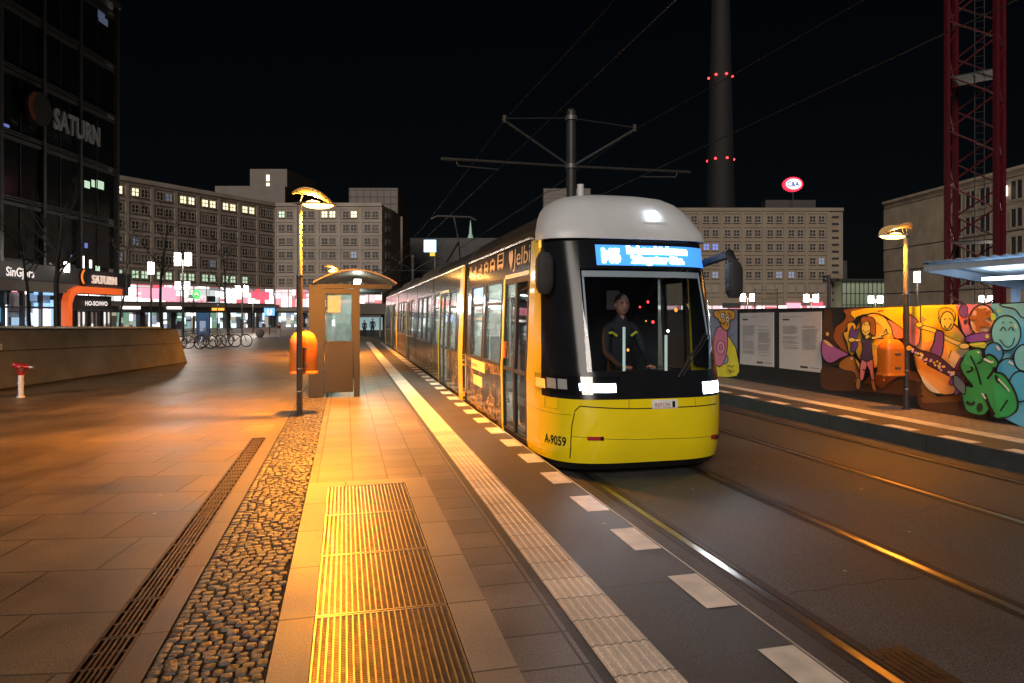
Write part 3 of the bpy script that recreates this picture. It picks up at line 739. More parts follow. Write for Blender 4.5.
m = MB('orange'); splate(m, 10.02, 10.12, 1.05, 1.3, -1, .01, .02); m.build('door_button', co_[0], TO)
# pantograph
m = MB('steel'); py_ = 22.3
m.tube([(TX-.35, py_+1.1, 3.2), (TX, py_+.0-.6, 4.05), (TX, py_+.4, 4.98)], .04, 6); m.tube([(TX+.35, py_+1.1, 3.2), (TX, py_-.6, 4.05)], .03, 6); m.tube([(TX-.75, py_+.4, 4.9), (TX-.55, py_+.4, 5.0), (TX+.55, py_+.4, 5.0), (TX+.75, py_+.4, 4.9)], .03, 6); m.build('pantograph', co_[2], TO)
# cab interior: floor, dashboard, bulkhead, handrails with a painted reflection
m = MB('innerdk'); m.box(TX-1.05, TX+1.05, 8.1, 8.8, .2, .25); m.prism([(7.75, .85), (8.25, .9), (8.25, .98), (7.75, .98)], TX-.85, TX+.85, 'x')
m.box(TX-1.08, TX+1.08, 9.55, 9.6, .15, 2.4); m.box(TX-1.08, TX+1.08, 8.75, 9.6, 2.36, 2.4); m.box(TX-1.08, TX-1.05, 8.76, 8.8, .15, 2.3)
cab = m.build('cab_lining', tram, TO)
m = MB('innerdk'); m.box(TX-.75, TX-.2, 9.0, 9.45, .5, .62); m.box(TX-.72, TX-.22, 9.4, 9.5, .6, 1.55); m.build('driver_seat', tram, TO)
for i, (px, py, d, mt, sz) in enumerate(((648, 302, 8.9, 'redlight', .03), (640, 307, 8.9, 'redlight', .025), (676, 310, 9.2, 'amber', .05), (653, 322, 8.8, 'redlight', .035), (646, 321, 8.8, 'amber', .02), (628, 350, 8.4, 'amber', .035), (668, 331, 8.6, 'led', .03), (688, 305, 9.3, 'polish', .04))):
    m = MB(mt); q = P(px, d, Z(py, d)); m.ell((q.x, q.y, q.z), sz*.5, .01, sz*.55, 10, 6); m.build('cab_reflection_dot', cab, TO)  # coloured dots, mostly glowing, put in for city lights reflected in the windscreen
for px, y0, y1, d in ((624, 327, 371, 8.35), (666, 335, 371, 8.35)):
    m = MB('lit_green'); M.setdefault('strip', emat('cab_reflection_strip', (.75, .95, .8), .28)); m.m = ['strip']; q = P(px, d); m.tube([(q.x, q.y, Z(y1, d)), (q.x, q.y, Z(y0, d))], .018, 6); m.build('cab_reflection_rail', cab, TO)  # the rails glow: a reflection put in as emission
m = MB('whitepaint'); q = P(633, 9.45, Z(299, 9.45)); m.box(q.x-.1, q.x+.1, 9.50, 9.53, q.z-.14, q.z+.14); m.build('cab_notice', cab, TO)
# headlight beams
for px, py in ((604, 388), (710, 387)):
    z = zat(px, py); q = nose(phi_at(px, z), z, .08)
    light('headlight_beam', 'SPOT', q, 30, (.85, .93, 1.), .06, rot=(R(74), 0, R(180)), spot_size=R(85), spot_blend=.9).parent = None

# ------------------------------------------------------------------ driver
def skin(name, verts, edges, root, matn, parent=None, sub=2):
    me = bpy.data.meshes.new(name); me.from_pydata([v[:3] for v in verts], edges, []); o = bpy.data.objects.new(name, me); COL.objects.link(o)
    mod = o.modifiers.new('skin', 'SKIN'); mod.use_smooth_shade = True
    for i, v in enumerate(verts):
        sv = me.skin_vertices[0].data[i]; sv.radius = (v[3], v[4] if len(v) > 4 else v[3]); sv.use_root = (i == root)
    s = o.modifiers.new('sub', 'SUBSURF'); s.levels = sub; s.render_levels = sub
    dg = bpy.context.evaluated_depsgraph_get(); dg.update()
    nm = bpy.data.meshes.new_from_object(o.evaluated_get(dg)); nm.name = name
    for p in nm.polygons: p.use_smooth = True
    o.modifiers.clear(); o.data = nm; nm.materials.clear(); nm.materials.append(M[matn])
    if parent: o.parent = parent
    return o
M['skin'] = pmat('skin', (.42, .22, .15), .5, var=.06, scale=8)
M['hair'] = pmat('hair', (.03, .022, .018), .7)
M['jacket'] = pmat('dark_jacket', (.016, .016, .02), .8, var=.2)
M['hivis'] = pmat('hivis_yellow', (.6, .6, .03), .6)
def head(mb, c, k=1., yaw=0., face=True):
    """head with brow, nose, mouth, chin and ears, facing -y at yaw 0"""
    n, m_ = 20, 14; ca, sa = math.cos(yaw), math.sin(yaw)
    def tr(x, y, z): return (c[0]+(x*ca-y*sa)*k, c[1]+(x*sa+y*ca)*k, c[2]+z*k)
    rings = []
    for i in range(m_+1):
        t = R(-88+176*i/m_); zz = .118*math.sin(t); w_ = .076*math.cos(t)**.75; dp = .094*math.cos(t)**.75
        if zz < -.03: w_ *= 1-(-.03-zz)*2.6; dp *= 1-(-.03-zz)*1.2
        ring = []
        for j in range(n):
            a = 2*math.pi*j/n; x, y = w_*math.sin(a), -dp*math.cos(a)
            if y < 0 and abs(x) < .02 and -.035 < zz < .02: y -= .018*(1-abs(x)/.03)
            if y < 0 and .012 < abs(x) < .05 and .0 < zz < .03: y += .008
            ring.append(tr(x, y, zz))
        rings.append(ring)
    mb.mat('skin').loft(rings)
    for s in (-1, 1):
        T = mb.T; q = tr(s*.079, .01, -.005); mb.ell(q, .012*k, .02*k, .03*k, 8, 6)
    if face:
        mb.mat('hair')
        for s in (-1, 1):
            q = tr(s*.03, -.083, .012); mb.ell(q, .012*k, .008*k, .006*k, 8, 5); q = tr(s*.031, -.087, .032); mb.ell(q, .018*k, .008*k, .004*k, 8, 4)
        q = tr(0, -.086, -.055); mb.ell(q, .022*k, .006*k, .004*k, 8, 4)
    return mb
dpos = P(622, 9.15, 0); dz = Z(305, 9.15)
driver = empty('person', (dpos.x, dpos.y, .22), 'driver in a dark jacket sitting behind the tram windscreen, facing ahead', 'person')
X, Y = dpos.x, dpos.y
V = [(X, Y+.12, .66, .17, .13), (X, Y+.11, .95, .17, .12), (X, Y+.08, 1.32, .19, .12), (X, Y+.06, 1.55, .13, .09), (X, Y+.04, 1.67, .07, .066), (X, Y+.03, dz-.08, .062, .062),
     (X-.2, Y+.05, 1.53, .075), (X-.27, Y-.12, 1.2, .052), (X-.2, Y-.42, 1.06, .042), (X-.18, Y-.5, 1.05, .03),
     (X+.2, Y+.05, 1.53, .075), (X+.27, Y-.12, 1.2, .052), (X+.2, Y-.42, 1.06, .042), (X+.18, Y-.5, 1.05, .03),
     (X-.1, Y+.05, .64, .1), (X-.13, Y-.38, .66, .075), (X-.13, Y-.40, .3, .055), (X+.1, Y+.05, .64, .1), (X+.13, Y-.38, .66, .075), (X+.13, Y-.40, .3, .055)]
V = [(a[0]-X, a[1]-Y, a[2]-.22)+tuple(a[3:]) for a in V]
E = [(0, 1), (1, 2), (2, 3), (3, 4), (4, 5), (3, 6), (6, 7), (7, 8), (8, 9), (3, 10), (10, 11), (11, 12), (12, 13), (0, 14), (14, 15), (15, 16), (0, 17), (17, 18), (18, 19)]
skin('body', V, E, 0, 'jacket', driver)
m = MB('skin'); head(m, (X, Y, dz), 1.22); m.mat('skin').cyl((X, Y+.02), .052, 1.56, dz-.06, 12)
for s in (-1, 1):
    hx, hy, hz = X+s*.17, Y-.52, 1.05
    m.ell((hx, hy, hz), .035, .045, .02, 10, 6)
    for k in range(4): m.tube([(hx-.03+k*.02, hy-.03, hz), (hx-.03+k*.02, hy-.075-.008*(k in (1, 2)), hz-.008), (hx-.03+k*.02, hy-.095, hz-.03)], [.009, .008, .007], 6)
    m.tube([(hx-s*.03, hy+.01, hz), (hx-s*.06, hy-.025, hz-.005), (hx-s*.065, hy-.055, hz-.015)], [.011, .009, .008], 6)
m.build('head', driver, (X, Y, .22), smooth=True)
m = MB('hair'); m.ell((X, Y+.015, dz+.06), .092, .112, .095, 16, 8, 0, 90); m.ell((X, Y+.05, dz+.02), .097, .085, .11, 14, 8); m.build('hair', driver, (X, Y, .22), smooth=True)
m = MB('hivis')
for s in (-1, 1): m.tube([(X+s*.25, Y+.0, 1.44), (X+s*.17, Y-.07, 1.47), (X+s*.1, Y-.065, 1.42)], .018, 6)
m.build('jacket_stripe', driver, (X, Y, .22))
light('cab_fill_light', 'POINT', (TX+.2, 8.5, 2.2), .55, (.6, .75, 1.), .1)  # unseen fill light, added so the driver's face shows
# ------------------------------------------------------------------ street lamps of the stop
def make_lamp(label):
    root = empty('street_lamp', (0, 0, 0), label, 'street lamp', 'street lamps along the two platforms')
    m = MB('lamp_dark'); m.cyl((0, 0), .05, 0, 2.37, 20); m.cyl((0, 0), .075, 0, .02, 20)
    pole = m.build('pole', root, smooth=True)
    m = MB('lamp_pole'); m.cyl((0, 0), .042, 2.37, 3.56, 20); m.build('upper_pole', root, smooth=True)
    for z in (.42, .80, 2.37):
        m = MB('silver'); m.cyl((0, 0), .054, z-.012, z+.012, 20); m.build('collar', pole, smooth=True)
    # flat plate, glowing lens below, arched leaf shaped reflector above
    def leaf(t): return max(.004, .17*(1-abs((t-.24)/.36)**2.2))
    m = MB('lamp_pole'); ts = [-.10+.70*i/16 for i in range(17)]
    m.prism([(t, leaf(t)*.9) for t in ts]+[(t, -leaf(t)*.9) for t in reversed(ts)], 3.565, 3.585); plate = m.build('lamp_plate', root)
    m = MB('lamp_glow'); m.ell((.30, 0, 3.565), .255, .125, .07, 20, 6, -90, 0); m.build('lens', plate, smooth=True)
    m = MB('lamp_glow'); m.ell((.22, 0, 3.585), .13, .07, .05, 16, 6, 0, 90); m.build('lens', plate, smooth=True)
    rows = []; N = 22
    for i in range(N+1):
        t = -.12+.72*i/N; zc = lerp_t([(-.12, 3.775), (-.03, 3.785), (.08, 3.785), (.2, 3.765), (.33, 3.72), (.45, 3.665), (.60, 3.585)], t)
        wd = .19*max(.02, 1-abs((t-.22)/.37)**2.4)
        rows.append([(t, wd*(-1+2*j/10), zc-.05+.085*(wd/.19)*((-1+2*j/10)**2)) for j in range(11)])
    m = MB('lamp_shell'); rings = [r+[(x, y, z+.012) for x, y, z in reversed(r)] for r in rows]; m.loft(rings); m.build('reflector', root, smooth=True)
    m = MB('lamp_pole')
    for y in (-.05, .05): m.tube([(.0, y*.6, 3.57), (.05, y, 3.74)], .008, 6); m.tube([(.40, y, 3.58), (.40, y, 3.67)], .006, 6)
    m.build('bracket', root)
    light('lamp_light', 'SPOT', (.30, 0, 3.47), LAMP_W, (1., .315, .018), .11, rot=(0, 0, 0), parent=root, spot_size=R(164), spot_blend=.65)
    light('lamp_uplight', 'POINT', (.22, 0, 3.66), LAMP_W*.015, (1., .5, .1), .03, parent=root)
    return root
LAMP_W = 5600
lp = make_lamp('left platform street lamp with the orange bin, nearest the camera')
lp.location = (-.75, 12.0, 0)
for (x, y, rz, lb) in ((9.84, 10.3, 180, 'street lamp in front of the painted hoarding on the right platform'), (-.75, 29.9, 0, 'far street lamp whose glowing head shows just above the shelter roof'),
                       ):
    c = copy_tree(lp); c.location = (x, y, 0); c.rotation_euler = (0, 0, R(rz)); c['label'] = lb
    if rz == 180:
        for ch in c.children_recursive:
            if ch.type == 'LIGHT':
                ch.data = ch.data.copy(); ch.data.energy *= .12
        c.scale = (1, 1, .875)

def make_bin(label):
    root = empty('litter_bin', (0, 0, 0), label, 'litter bin', 'orange litter bins on the lamp posts')
    def ring(k, z, e=.45): return [(.225*k*math.copysign(abs(math.cos(a))**e, math.cos(a)), .175*k*math.copysign(abs(math.sin(a))**e, math.sin(a)), z) for a in [2*math.pi*j/32 for j in range(32)]]
    m = MB('orange'); m.loft([ring(.97, .0), ring(1., .03), ring(1., .50), ring(.985, .53), ring(.94, .58), ring(.84, .63), ring(.66, .68), ring(.4, .71), ring(.1, .72)]); b = m.build('bin_body', root, smooth=True)
    m = MB('orange'); m.loft([ring(1.05, -.012), ring(1.05, .02), ring(1.0, .035)]); m.build('bottom_rim', b, smooth=True)
    m = MB('conc_dark'); m.box(-.15, .15, .172, .182, .44, .53); m.build('slot_opening', b)
    m = MB('steel'); m.box(-.06, .06, -.20, -.16, .12, .16); m.box(-.06, .06, -.20, -.16, .40, .44); m.build('clamp', b)
    return root
b1 = make_bin('orange litter bin with a domed top behind the left lamp post'); b1.location = (-.70, 12.26, .71)
b2 = copy_tree(b1); b2.location = (9.62, 10.42, .62); b2.scale = (.9, .9, .9); b2['label'] = 'orange litter bin beside the right lamp post, before the painted girl'

def lit_look_glass(name):
    m, n, l, b = newmat(name); n.remove(b); o = n['Material Output']
    tr = n.new('ShaderNodeBsdfTransparent'); tr.inputs[0].default_value = (.9, .93, .92, 1); tl = n.new('ShaderNodeBsdfTranslucent'); tl.inputs[0].default_value = (.8, .85, .82, 1)
    gl = n.new('ShaderNodeBsdfGlossy'); gl.inputs['Roughness'].default_value = .08
    m1 = n.new('ShaderNodeMixShader'); m1.inputs[0].default_value = .17; l.new(tr.outputs[0], m1.inputs[1]); l.new(tl.outputs[0], m1.inputs[2])
    m2 = n.new('ShaderNodeMixShader'); m2.inputs[0].default_value = .08; l.new(m1.outputs[0], m2.inputs[1]); l.new(gl.outputs[0], m2.inputs[2]); l.new(m2.outputs[0], o.inputs['Surface'])
    return m
M['lit_look'] = lit_look_glass('lit_look_pane')  # translucent share put in so the panes look lit from inside
# ------------------------------------------------------------------ tram stop shelter (left)
SY = 14.55
sh = empty('tram_shelter', (-.15, SY+2.2, 0), 'brown steel tram shelter with an arched roof and glass walls on the left platform', 'shelter')
SO = (-.15, SY+2.2, 0)
m = MB('brown'); m.box(-.73, -.44, SY, SY+.16, .0, 2.32); m.build('post', sh, SO)
m = MB('brown'); m.box(.17, .29, SY, SY+.12, .0, 2.30); m.build('post', sh, SO)
for y in (SY+2.2, SY+4.4):
    m = MB('brown'); m.box(-.70, -.56, y-.06, y+.06, 0, 2.32); m.build('post', sh, SO)
m = MB('brown'); m.box(-.42, .155, SY+.03, SY+.08, .10, 1.12); m.box(-.44, .17, SY+.02, SY+.10, 1.12, 1.16); m.build('lower_panel', sh, SO)
m = MB('brown'); m.box(-.44, .17, SY+.02, SY+.10, 2.14, 2.24); m.box(-.44, -.40, SY+.02, SY+.1, 1.16, 2.14); m.box(.13, .17, SY+.02, SY+.1, 1.16, 2.14); f_ = m.build('pane_frame', sh, SO)
m = MB('lit_look'); m.box(-.40, .13, SY+.055, SY+.065, 1.16, 2.14); m.build('pane', f_, SO)
for k in range(2):
    y0 = SY+.2+2.2*k; m = MB('lit_look'); m.box(-.64, -.63, y0, y0+1.9, .25, 2.2); m.build('pane', sh, SO)
m = MB('brown'); m.box(-.62, .29, SY+4.3, SY+4.36, 2.1, 2.3); m.box(.17, .29, SY+4.28, SY+4.4, 0, 2.3); m.build('back_frame', sh, SO)
for yb_ in (.02, 2.16, 4.3): m = MB('brown'); m.box(-.60, .95, SY+yb_, SY+yb_+.08, 2.25, 2.34); m.build('roof_beam', sh, SO)
M['shroofb'] = pmat('shelter_roof', (.20, .16, .13), .4, var=.1); m = MB('shroofb'); arc = []
for i in range(25):
    t = -1+2*i/24; arc.append((.20+.84*t, 2.345+.27*(1-t*t)))
m.loft([[(x, y, z) for x, z in arc]+[(x, y, z+.035) for x, z in reversed(arc)] for y in (SY-.12, SY+4.6)]); m.build('roof', sh, SO, smooth=True)
M['shlamp'] = emat('shelter_lamp', (.85, 1., .85), 9); m = MB('shlamp'); m.box(.18, .32, SY+.3, SY+1.5, 2.40, 2.46); m.build('roof_lamp', sh, SO)
light('shelter_lamp_light', 'AREA', (.25, SY+2.2, 2.37), 130, (.80, 1., .86), shape='RECTANGLE', size=.3, size_y=3.4)
m = MB('brown'); m.box(-.55, -.15, SY+.8, SY+3.6, .43, .47); m.box(-.4, -.3, SY+1.0, SY+1.1, 0, .43); m.box(-.4, -.3, SY+3.3, SY+3.4, 0, .43); m.build('bench', sh, SO)
m = MB('whitepaint'); m.box(-.36, -.1, SY+.085, SY+.092, 1.75, 2.1); m.build('timetable', sh, SO)

# ------------------------------------------------------------------ low concrete wall, standpipe, plate
def V_(r, d, z): return tuple(V2W(r, d, z))
wl = empty('concrete_wall', V_(-11.6, 18, 0), 'long low grey concrete wall with a pale top on the left of the plaza', 'wall'); WO = V_(-11.6, 18, 0)
m = MB('concrete'); m.T = lambda r, d, z: V_(r, d, z)
def wring(d, zt, sh_=0.): return [(-11.55, d, 0), (-11.62, d, zt), (-12.1, d, zt), (-12.1, d, 0)]
m.loft([wring(6, 1.36), wring(15, 1.36), wring(23.4, 1.20), [(-11.55, 24.3, 0), (-11.62, 23.7, 1.18), (-12.1, 23.7, 1.18), (-12.1, 24.3, 0)]])
m.mat('conc_dark'); m.loft([[(-11.578+.0, d, z-.46), (-11.596, d, z-.48+.0), (-11.592, d, z-.475)] for d, z in ((6, 1.36), (15, 1.36), (23.5, 1.19))]); 
m.loft([[(-11.53, d, 0.004), (-11.53, d, .035), (-11.56, d, .035), (-11.56, d, .004)] for d in (6, 24.2)])
m.build('wall_body', wl, WO)
m = MB('conc_dark'); m.T = lambda r, d, z: V_(r, d, z); m.loft([[(-11.6, d, z), (-11.6, d, z+.05), (-12.08, d, z+.05), (-12.08, d, z)] for d, z in ((6, 1.36), (15, 1.36), (23.3, 1.2))])
m.mat('silver'); m.loft([[(-11.57, d, z+.05), (-11.57, d, z+.10), (-12.1, d, z+.10), (-12.1, d, z+.05)] for d, z in ((6, 1.36), (15, 1.36), (22.5, 1.215))]); m.build('wall_cap', wl, WO)
m = MB('whitepaint'); m.T = lambda r, d, z: V_(r, d, z); m.box(-11.57, -11.53, 14.7, 15.45, .92, 1.05); m.mat('conc_dark'); m.box(-11.545, -11.526, 14.75, 15.4, .975, .99); m.build('wall_plate', wl, WO)
hp_ = P(21, 14.1); hy_ = empty('standpipe', hp_, 'red topped white standpipe hydrant standing in front of the concrete wall', 'hydrant')
m = MB('whitepaint'); m.cyl((0, 0), .05, 0, .46, 16); m.cyl((0, 0), .06, .28, .31, 16); m.cyl((0, 0), .075, 0, .03, 16); m.build('pipe', hy_, smooth=True)
m = MB('redpaint'); m.cyl((0, 0), .055, .46, .60, 16, .09); m.ell((0, 0, .63), .13, .11, .08, 16, 8); m.tube([(0, 0, .63), (-.14, 0, .68)], .055, 12); m.tube([(0, 0, .63), (.16, 0, .62)], .05, 12); m.build('valve_head', hy_, smooth=True)
m = MB('galv'); m.tube([(.15, 0, .62), (.24, -.02, .61)], .045, 12); m.tube([(.05, -.1, .6), (.07, -.18, .58)], .04, 12); m.build('coupling', hy_, smooth=True)

# ------------------------------------------------------------------ hoarding with posters and paintings
HX = 10.02
def FP(px, py, k=0):
    d = F*HX/CO/(px-(CX-F*math.tan(TH))); return (HX-.0022*k, (d-HX*SI)/CO, Z(py, d))
def smoothpoly(pts, closed=True, n=4):
    out = []; N = len(pts)
    for i in range(N if closed else N-1):
        p0, p1, p2, p3 = [pts[(i+j) % N] if closed else pts[min(max(i+j, 0), N-1)] for j in (-1, 0, 1, 2)]
        for k in range(n):
            t = k/n
            out.append(tuple(.5*((2*b)+(-a+c)*t+(2*a-5*b+4*c-d)*t*t+(-a+3*b-3*c+d)*t**3) for a, b, c, d in zip(p0, p1, p2, p3)))
    if not closed: out.append(pts[-1])
    return out
PAINT = {}
def pm(c):
    c = tuple(min(.92, x*1.6) for x in c)
    k = 'paint_%d_%d_%d' % tuple(int(x*1000) for x in c)
    if k not in M: M[k] = pmat(k, c, .42, var=.07, scale=3)
    return k
class Mural:
    def __init__(s, fn): s.m = MB('matt'); s.fn = fn; s.k = 1.
    def poly(s, pts, c, smooth=True, outline=0.):
        q = smoothpoly(pts) if smooth else pts
        s.k += 1; s.m.mat(pm(c)); s.m.add([FP(*s.fn(u, v), s.k) for u, v in q], [tuple(range(len(q)))])
        if outline: s.line(q+[q[0]], outline, raw=True)
        return s
    def ell(s, u, v, a, b, c, outline=0., rot=0.):
        ca, sa = math.cos(R(rot)), math.sin(R(rot))
        return s.poly([(u+a*math.cos(t)*ca-b*math.sin(t)*sa, v+a*math.cos(t)*sa+b*math.sin(t)*ca) for t in [2*math.pi*i/28 for i in range(28)]], c, False, outline)
    def line(s, pts, wd, c=(.012, .01, .012), raw=False):
        wd = wd*(1.35 if raw else 1.1)
        q = pts if raw else smoothpoly(pts, False)
        s.k += .5; s.m.mat(pm(c)); L = []; Rr = []
        for i in range(len(q)):
            a, b = q[max(i-1, 0)], q[min(i+1, len(q)-1)]; dx, dy = b[0]-a[0], b[1]-a[1]; l = math.hypot(dx, dy) or 1
            L.append((q[i][0]-dy/l*wd/2, q[i][1]+dx/l*wd/2)); Rr.append((q[i][0]+dy/l*wd/2, q[i][1]-dx/l*wd/2))
        n = len(q); s.m.add([FP(*s.fn(u, v), s.k) for u, v in L+Rr], [(i, i+1, n+i+1, n+i) for i in range(n-1)])
        return s
fence = empty('painted_hoarding', (HX, 12, 0), 'long black and painted construction hoarding behind the right platform, with two posters', 'hoarding'); FO = (HX, 12, 0)
FT = 1.86
def ypf(px): return FP(px, 300)[1]
def board(nm, pa, pb, mat):
    m = MB(mat); m.box(HX+.005, HX+.05, ypf(pb)+.004, ypf(pa)-.004, .07, FT); m.mat('conc_dark').box(HX+.01, HX+.045, ypf(pb), ypf(pa), 0, .07); return m.build(nm, fence, FO)
M['fenceblack'] = pmat('fence_black', (.018, .018, .02), .45, var=.2)
bl = board('hoarding_board', 640, 738.5, 'fenceblack'); bk = board('hoarding_board', 738.5, 824, 'fenceblack'); b1_ = board('hoarding_board', 824, 921, 'fenceblack'); b2_ = board('hoarding_board', 921, 1270, 'fenceblack')
m = MB('steel')
for k in range(9):
    y = 3+k*2.4; m.box(HX+.05, HX+.13, y-.04, y+.04, 0, 1.8); m.tube([(HX+.1, y, 1.5), (HX+.9, y, .02)], .03, 6)
m.build('back_brace', fence, FO)
m = MB('whitepaint'); m2_ = MB('conc_dark')
# posters
M['poster'] = pmat('poster_paper', (.62, .6, .6), .45, var=.04); M['poster_ink'] = pmat('poster_ink', (.30, .29, .30), .5); M['poster_dark'] = pmat('poster_dark', (.05, .05, .06), .5)
def c5(u, v): return (700+u/5.256, 290+v/5.256)
for (u0, u1, t0, b0, t1, b1v) in ((211, 389, 122, 389, 117, 405), (418, 640, 119, 410, 113, 435)):
    def at(a, b): u = u0+(u1-u0)*a; t = t0+(t1-t0)*a; bb = b0+(b1v-b0)*a; return c5(u, t+(bb-t)*b)
    m = MB('poster'); m.add([FP(*at(a, b), 3) for a, b in ((0, 0), (1, 0), (1, 1), (0, 1))]+[FP(*at(a, b), -1) for a, b in ((0, 0), (1, 0), (1, 1), (0, 1))], [(0, 1, 2, 3), (0, 4, 5, 1), (1, 5, 6, 2), (2, 6, 7, 3), (3, 7, 4, 0)])
    def bar(a0, a1, b0_, b1_, mt): m.mat(mt); m.add([FP(*at(a, b), 4.5) for a, b in ((a0, b0_), (a1, b0_), (a1, b1_), (a0, b1_))], [(0, 1, 2, 3)])
    bar(.08, .55, .075, .082, 'poster_ink'); bar(.08, .24, .115, .14, 'poster_dark')
    random.seed(int(u0))
    for col in (.08, .54):
        b = .24
        while b < (.80 if u0 < 300 else .64):
            if random.random() < .88: bar(col, col+.38*random.uniform(.8, 1), b, b+.008, 'poster_ink')
            b += .0185
    bar(.5, .68, .92, .955, 'poster_dark'); bar(.72, .95, .93, .945, 'poster_ink')
    m.build('poster', bk, FO)
# left painting: spotted orange animal
mu = Mural(lambda u, v: (705+u/8.533, 305+v/8.533))
mu.poly([(-60, 42), (278, 42), (278, 612), (-60, 580)], (.16, .18, .27), False)
mu.poly([(-60, 520), (90, 515), (130, 525), (175, 450), (195, 275), (240, 325), (272, 400), (272, 606), (-60, 585)], (.70, .50, .04), True, 5)
mu.poly([(180, 420), (200, 450), (195, 490), (165, 505), (150, 480)], (.2, .25, .4), True, 4)
mu.poly([(125, 185), (185, 205), (197, 300), (190, 400), (155, 505), (120, 522), (85, 485), (75, 330), (95, 225)], (.48, .15, .24), True, 5)
mu.ell(140, 362, 36, 58, (.62, .26, .36), 4); mu.ell(140, 362, 15, 26, (.48, .15, .24), 3)
mu.poly([(90, 50), (240, 46), (262, 85), (250, 122), (225, 130), (215, 190), (190, 217), (150, 190), (120, 120), (90, 100)], (.52, .26, .045), True, 5)
mu.ell(158, 90, 17, 25, (.7, .68, .6), 4); mu.ell(158, 92, 6, 9, (.02, .02, .02)); mu.ell(201, 120, 16, 27, (.7, .68, .6), 4); mu.ell(202, 122, 6, 9, (.02, .02, .02))
for q in ((215, 70), (235, 100), (180, 62), (130, 60), (205, 170), (180, 150), (228, 82)): mu.ell(q[0], q[1], 5, 7, (.08, .03, .01))
mu.line([(140, 140), (165, 160), (185, 150)], 6); mu.line([(205, 525), (225, 515), (240, 530), (262, 515)], 5); mu.line([(205, 560), (230, 555), (225, 580), (250, 560), (262, 575)], 5)
mu.line([(225, 210), (220, 250), (250, 262), (268, 240)], 4, (.06, .07, .12))
mu.m.build('mural', bl, FO)
# middle painting: girl with outstretched arms before an orange ball
mu = Mural(lambda u, v: (820+u/6.83, 295+v/6.83))
BR1, BR2, BR3 = (.055, .024, .012), (.20, .066, .014), (.13, .045, .012)
mu.poly([(30, 104), (75, 102), (86, 130), (80, 180), (92, 210), (90, 250), (60, 262), (40, 300), (22, 330), (22, 200)], BR1, False)
mu.poly([(168, 97), (330, 88), (258, 128), (230, 175), (170, 255), (200, 365), (215, 405), (180, 398), (125, 345), (92, 285), (108, 220), (160, 180), (178, 140)], BR2, True, 4)
mu.poly([(110, 225), (95, 290), (130, 355), (180, 402), (130, 470), (60, 480), (22, 455), (22, 340), (60, 270)], BR1)
mu.poly([(22, 480), (120, 500), (230, 525), (250, 570), (310, 600), (420, 560), (500, 590), (600, 560), (683, 600), (683, 690), (500, 675), (250, 655), (22, 640)], BR1)
mu.poly([(215, 412), (145, 452), (133, 488), (165, 512), (230, 525), (248, 560), (238, 600), (290, 582), (305, 530), (285, 480), (255, 440)], (.27, .105, .018), True, 4)
mu.poly([(300, 600), (400, 520), (560, 500), (683, 540), (683, 600), (560, 560), (480, 600), (430, 640), (380, 610)], BR3, True, 3)
YO = (.86, .42, .02)
mu.poly([(222, 110), (330, 89), (500, 84), (690, 76), (690, 245), (590, 250), (520, 190), (445, 138), (370, 124), (300, 132), (252, 150), (236, 178), (242, 158), (216, 132)], YO, False)
mu.poly([(165, 262), (192, 245), (195, 195), (240, 190), (260, 250), (240, 400), (205, 395), (190, 330)], (.84, .36, .03), True, 5)
mu.ell(378, 312, 140, 188, (.84, .33, .035), 6)
mu.poly([(300, 160), (380, 140), (460, 170), (500, 240), (470, 300), (430, 210), (360, 180)], (.88, .46, .06)); mu.poly([(395, 420), (450, 395), (455, 460), (410, 490), (390, 480)], (.80, .48, .22))
mu.poly([(248, 430), (285, 470), (300, 530), (290, 560), (270, 500)], (.84, .33, .035), True, 5)
mu.poly([(470, 168), (535, 200), (592, 250), (592, 292), (520, 292), (500, 220)], (.55, .2, .17), True, 4)
mu.poly([(598, 120), (690, 190), (690, 330), (640, 345), (600, 300), (580, 160)], (.58, .2, .16), True, 5)
mu.poly([(213, 275), (232, 208), (246, 240), (278, 232), (268, 300), (274, 345), (242, 388), (222, 380), (226, 330)], (.085, .045, .19), True, 4)
mu.poly([(30, 308), (62, 308), (130, 360), (208, 405), (150, 432), (92, 464), (45, 445), (24, 390)], (.28, .09, .25), True, 5); mu.poly([(36, 312), (60, 312), (104, 352), (72, 344)], (.75, .36, .12))
mu.ell(65, 266, 11, 14, (.75, .33, .1)); mu.ell(232, 434, 6, 7, (.7, .6, .4)); mu.ell(455, 540, 11, 15, (.8, .42, .05)); mu.ell(455, 580, 7, 8, (.7, .3, .05))
HAIR = (.22, .075, .018); SKN = (.80, .46, .09)
mu.poly([(304, 152), (345, 147), (388, 163), (398, 230), (392, 280), (360, 262), (340, 285), (308, 275), (296, 220)], HAIR, True, 5)
mu.ell(333, 226, 31, 50, SKN, 4); mu.line([(312, 238), (330, 256), (355, 238)], 4); mu.line([(318, 205), (326, 200), (334, 206)], 3.5); mu.line([(345, 207), (352, 202), (359, 208)], 3.5); mu.poly([(304, 160), (350, 152), (385, 175), (380, 195), (345, 178), (310, 200)], HAIR)
mu.line([(345, 275), (346, 300)], 22, SKN)
mu.line([(318, 308), (270, 310), (232, 308)], 20, (.02, .015, .02)); mu.line([(372, 296), (420, 290), (455, 290)], 20, (.02, .015, .02)); mu.line([(300, 309), (240, 308)], 12, SKN); mu.line([(378, 294), (450, 282)], 12, SKN)
mu.ell(240, 306, 24, 15, SKN, 3); mu.line([(430, 270), (465, 270), (490, 240)], 8, SKN); mu.line([(440, 282), (480, 268), (496, 262)], 6); mu.line([(462, 262), (478, 232), (484, 262)], 5)
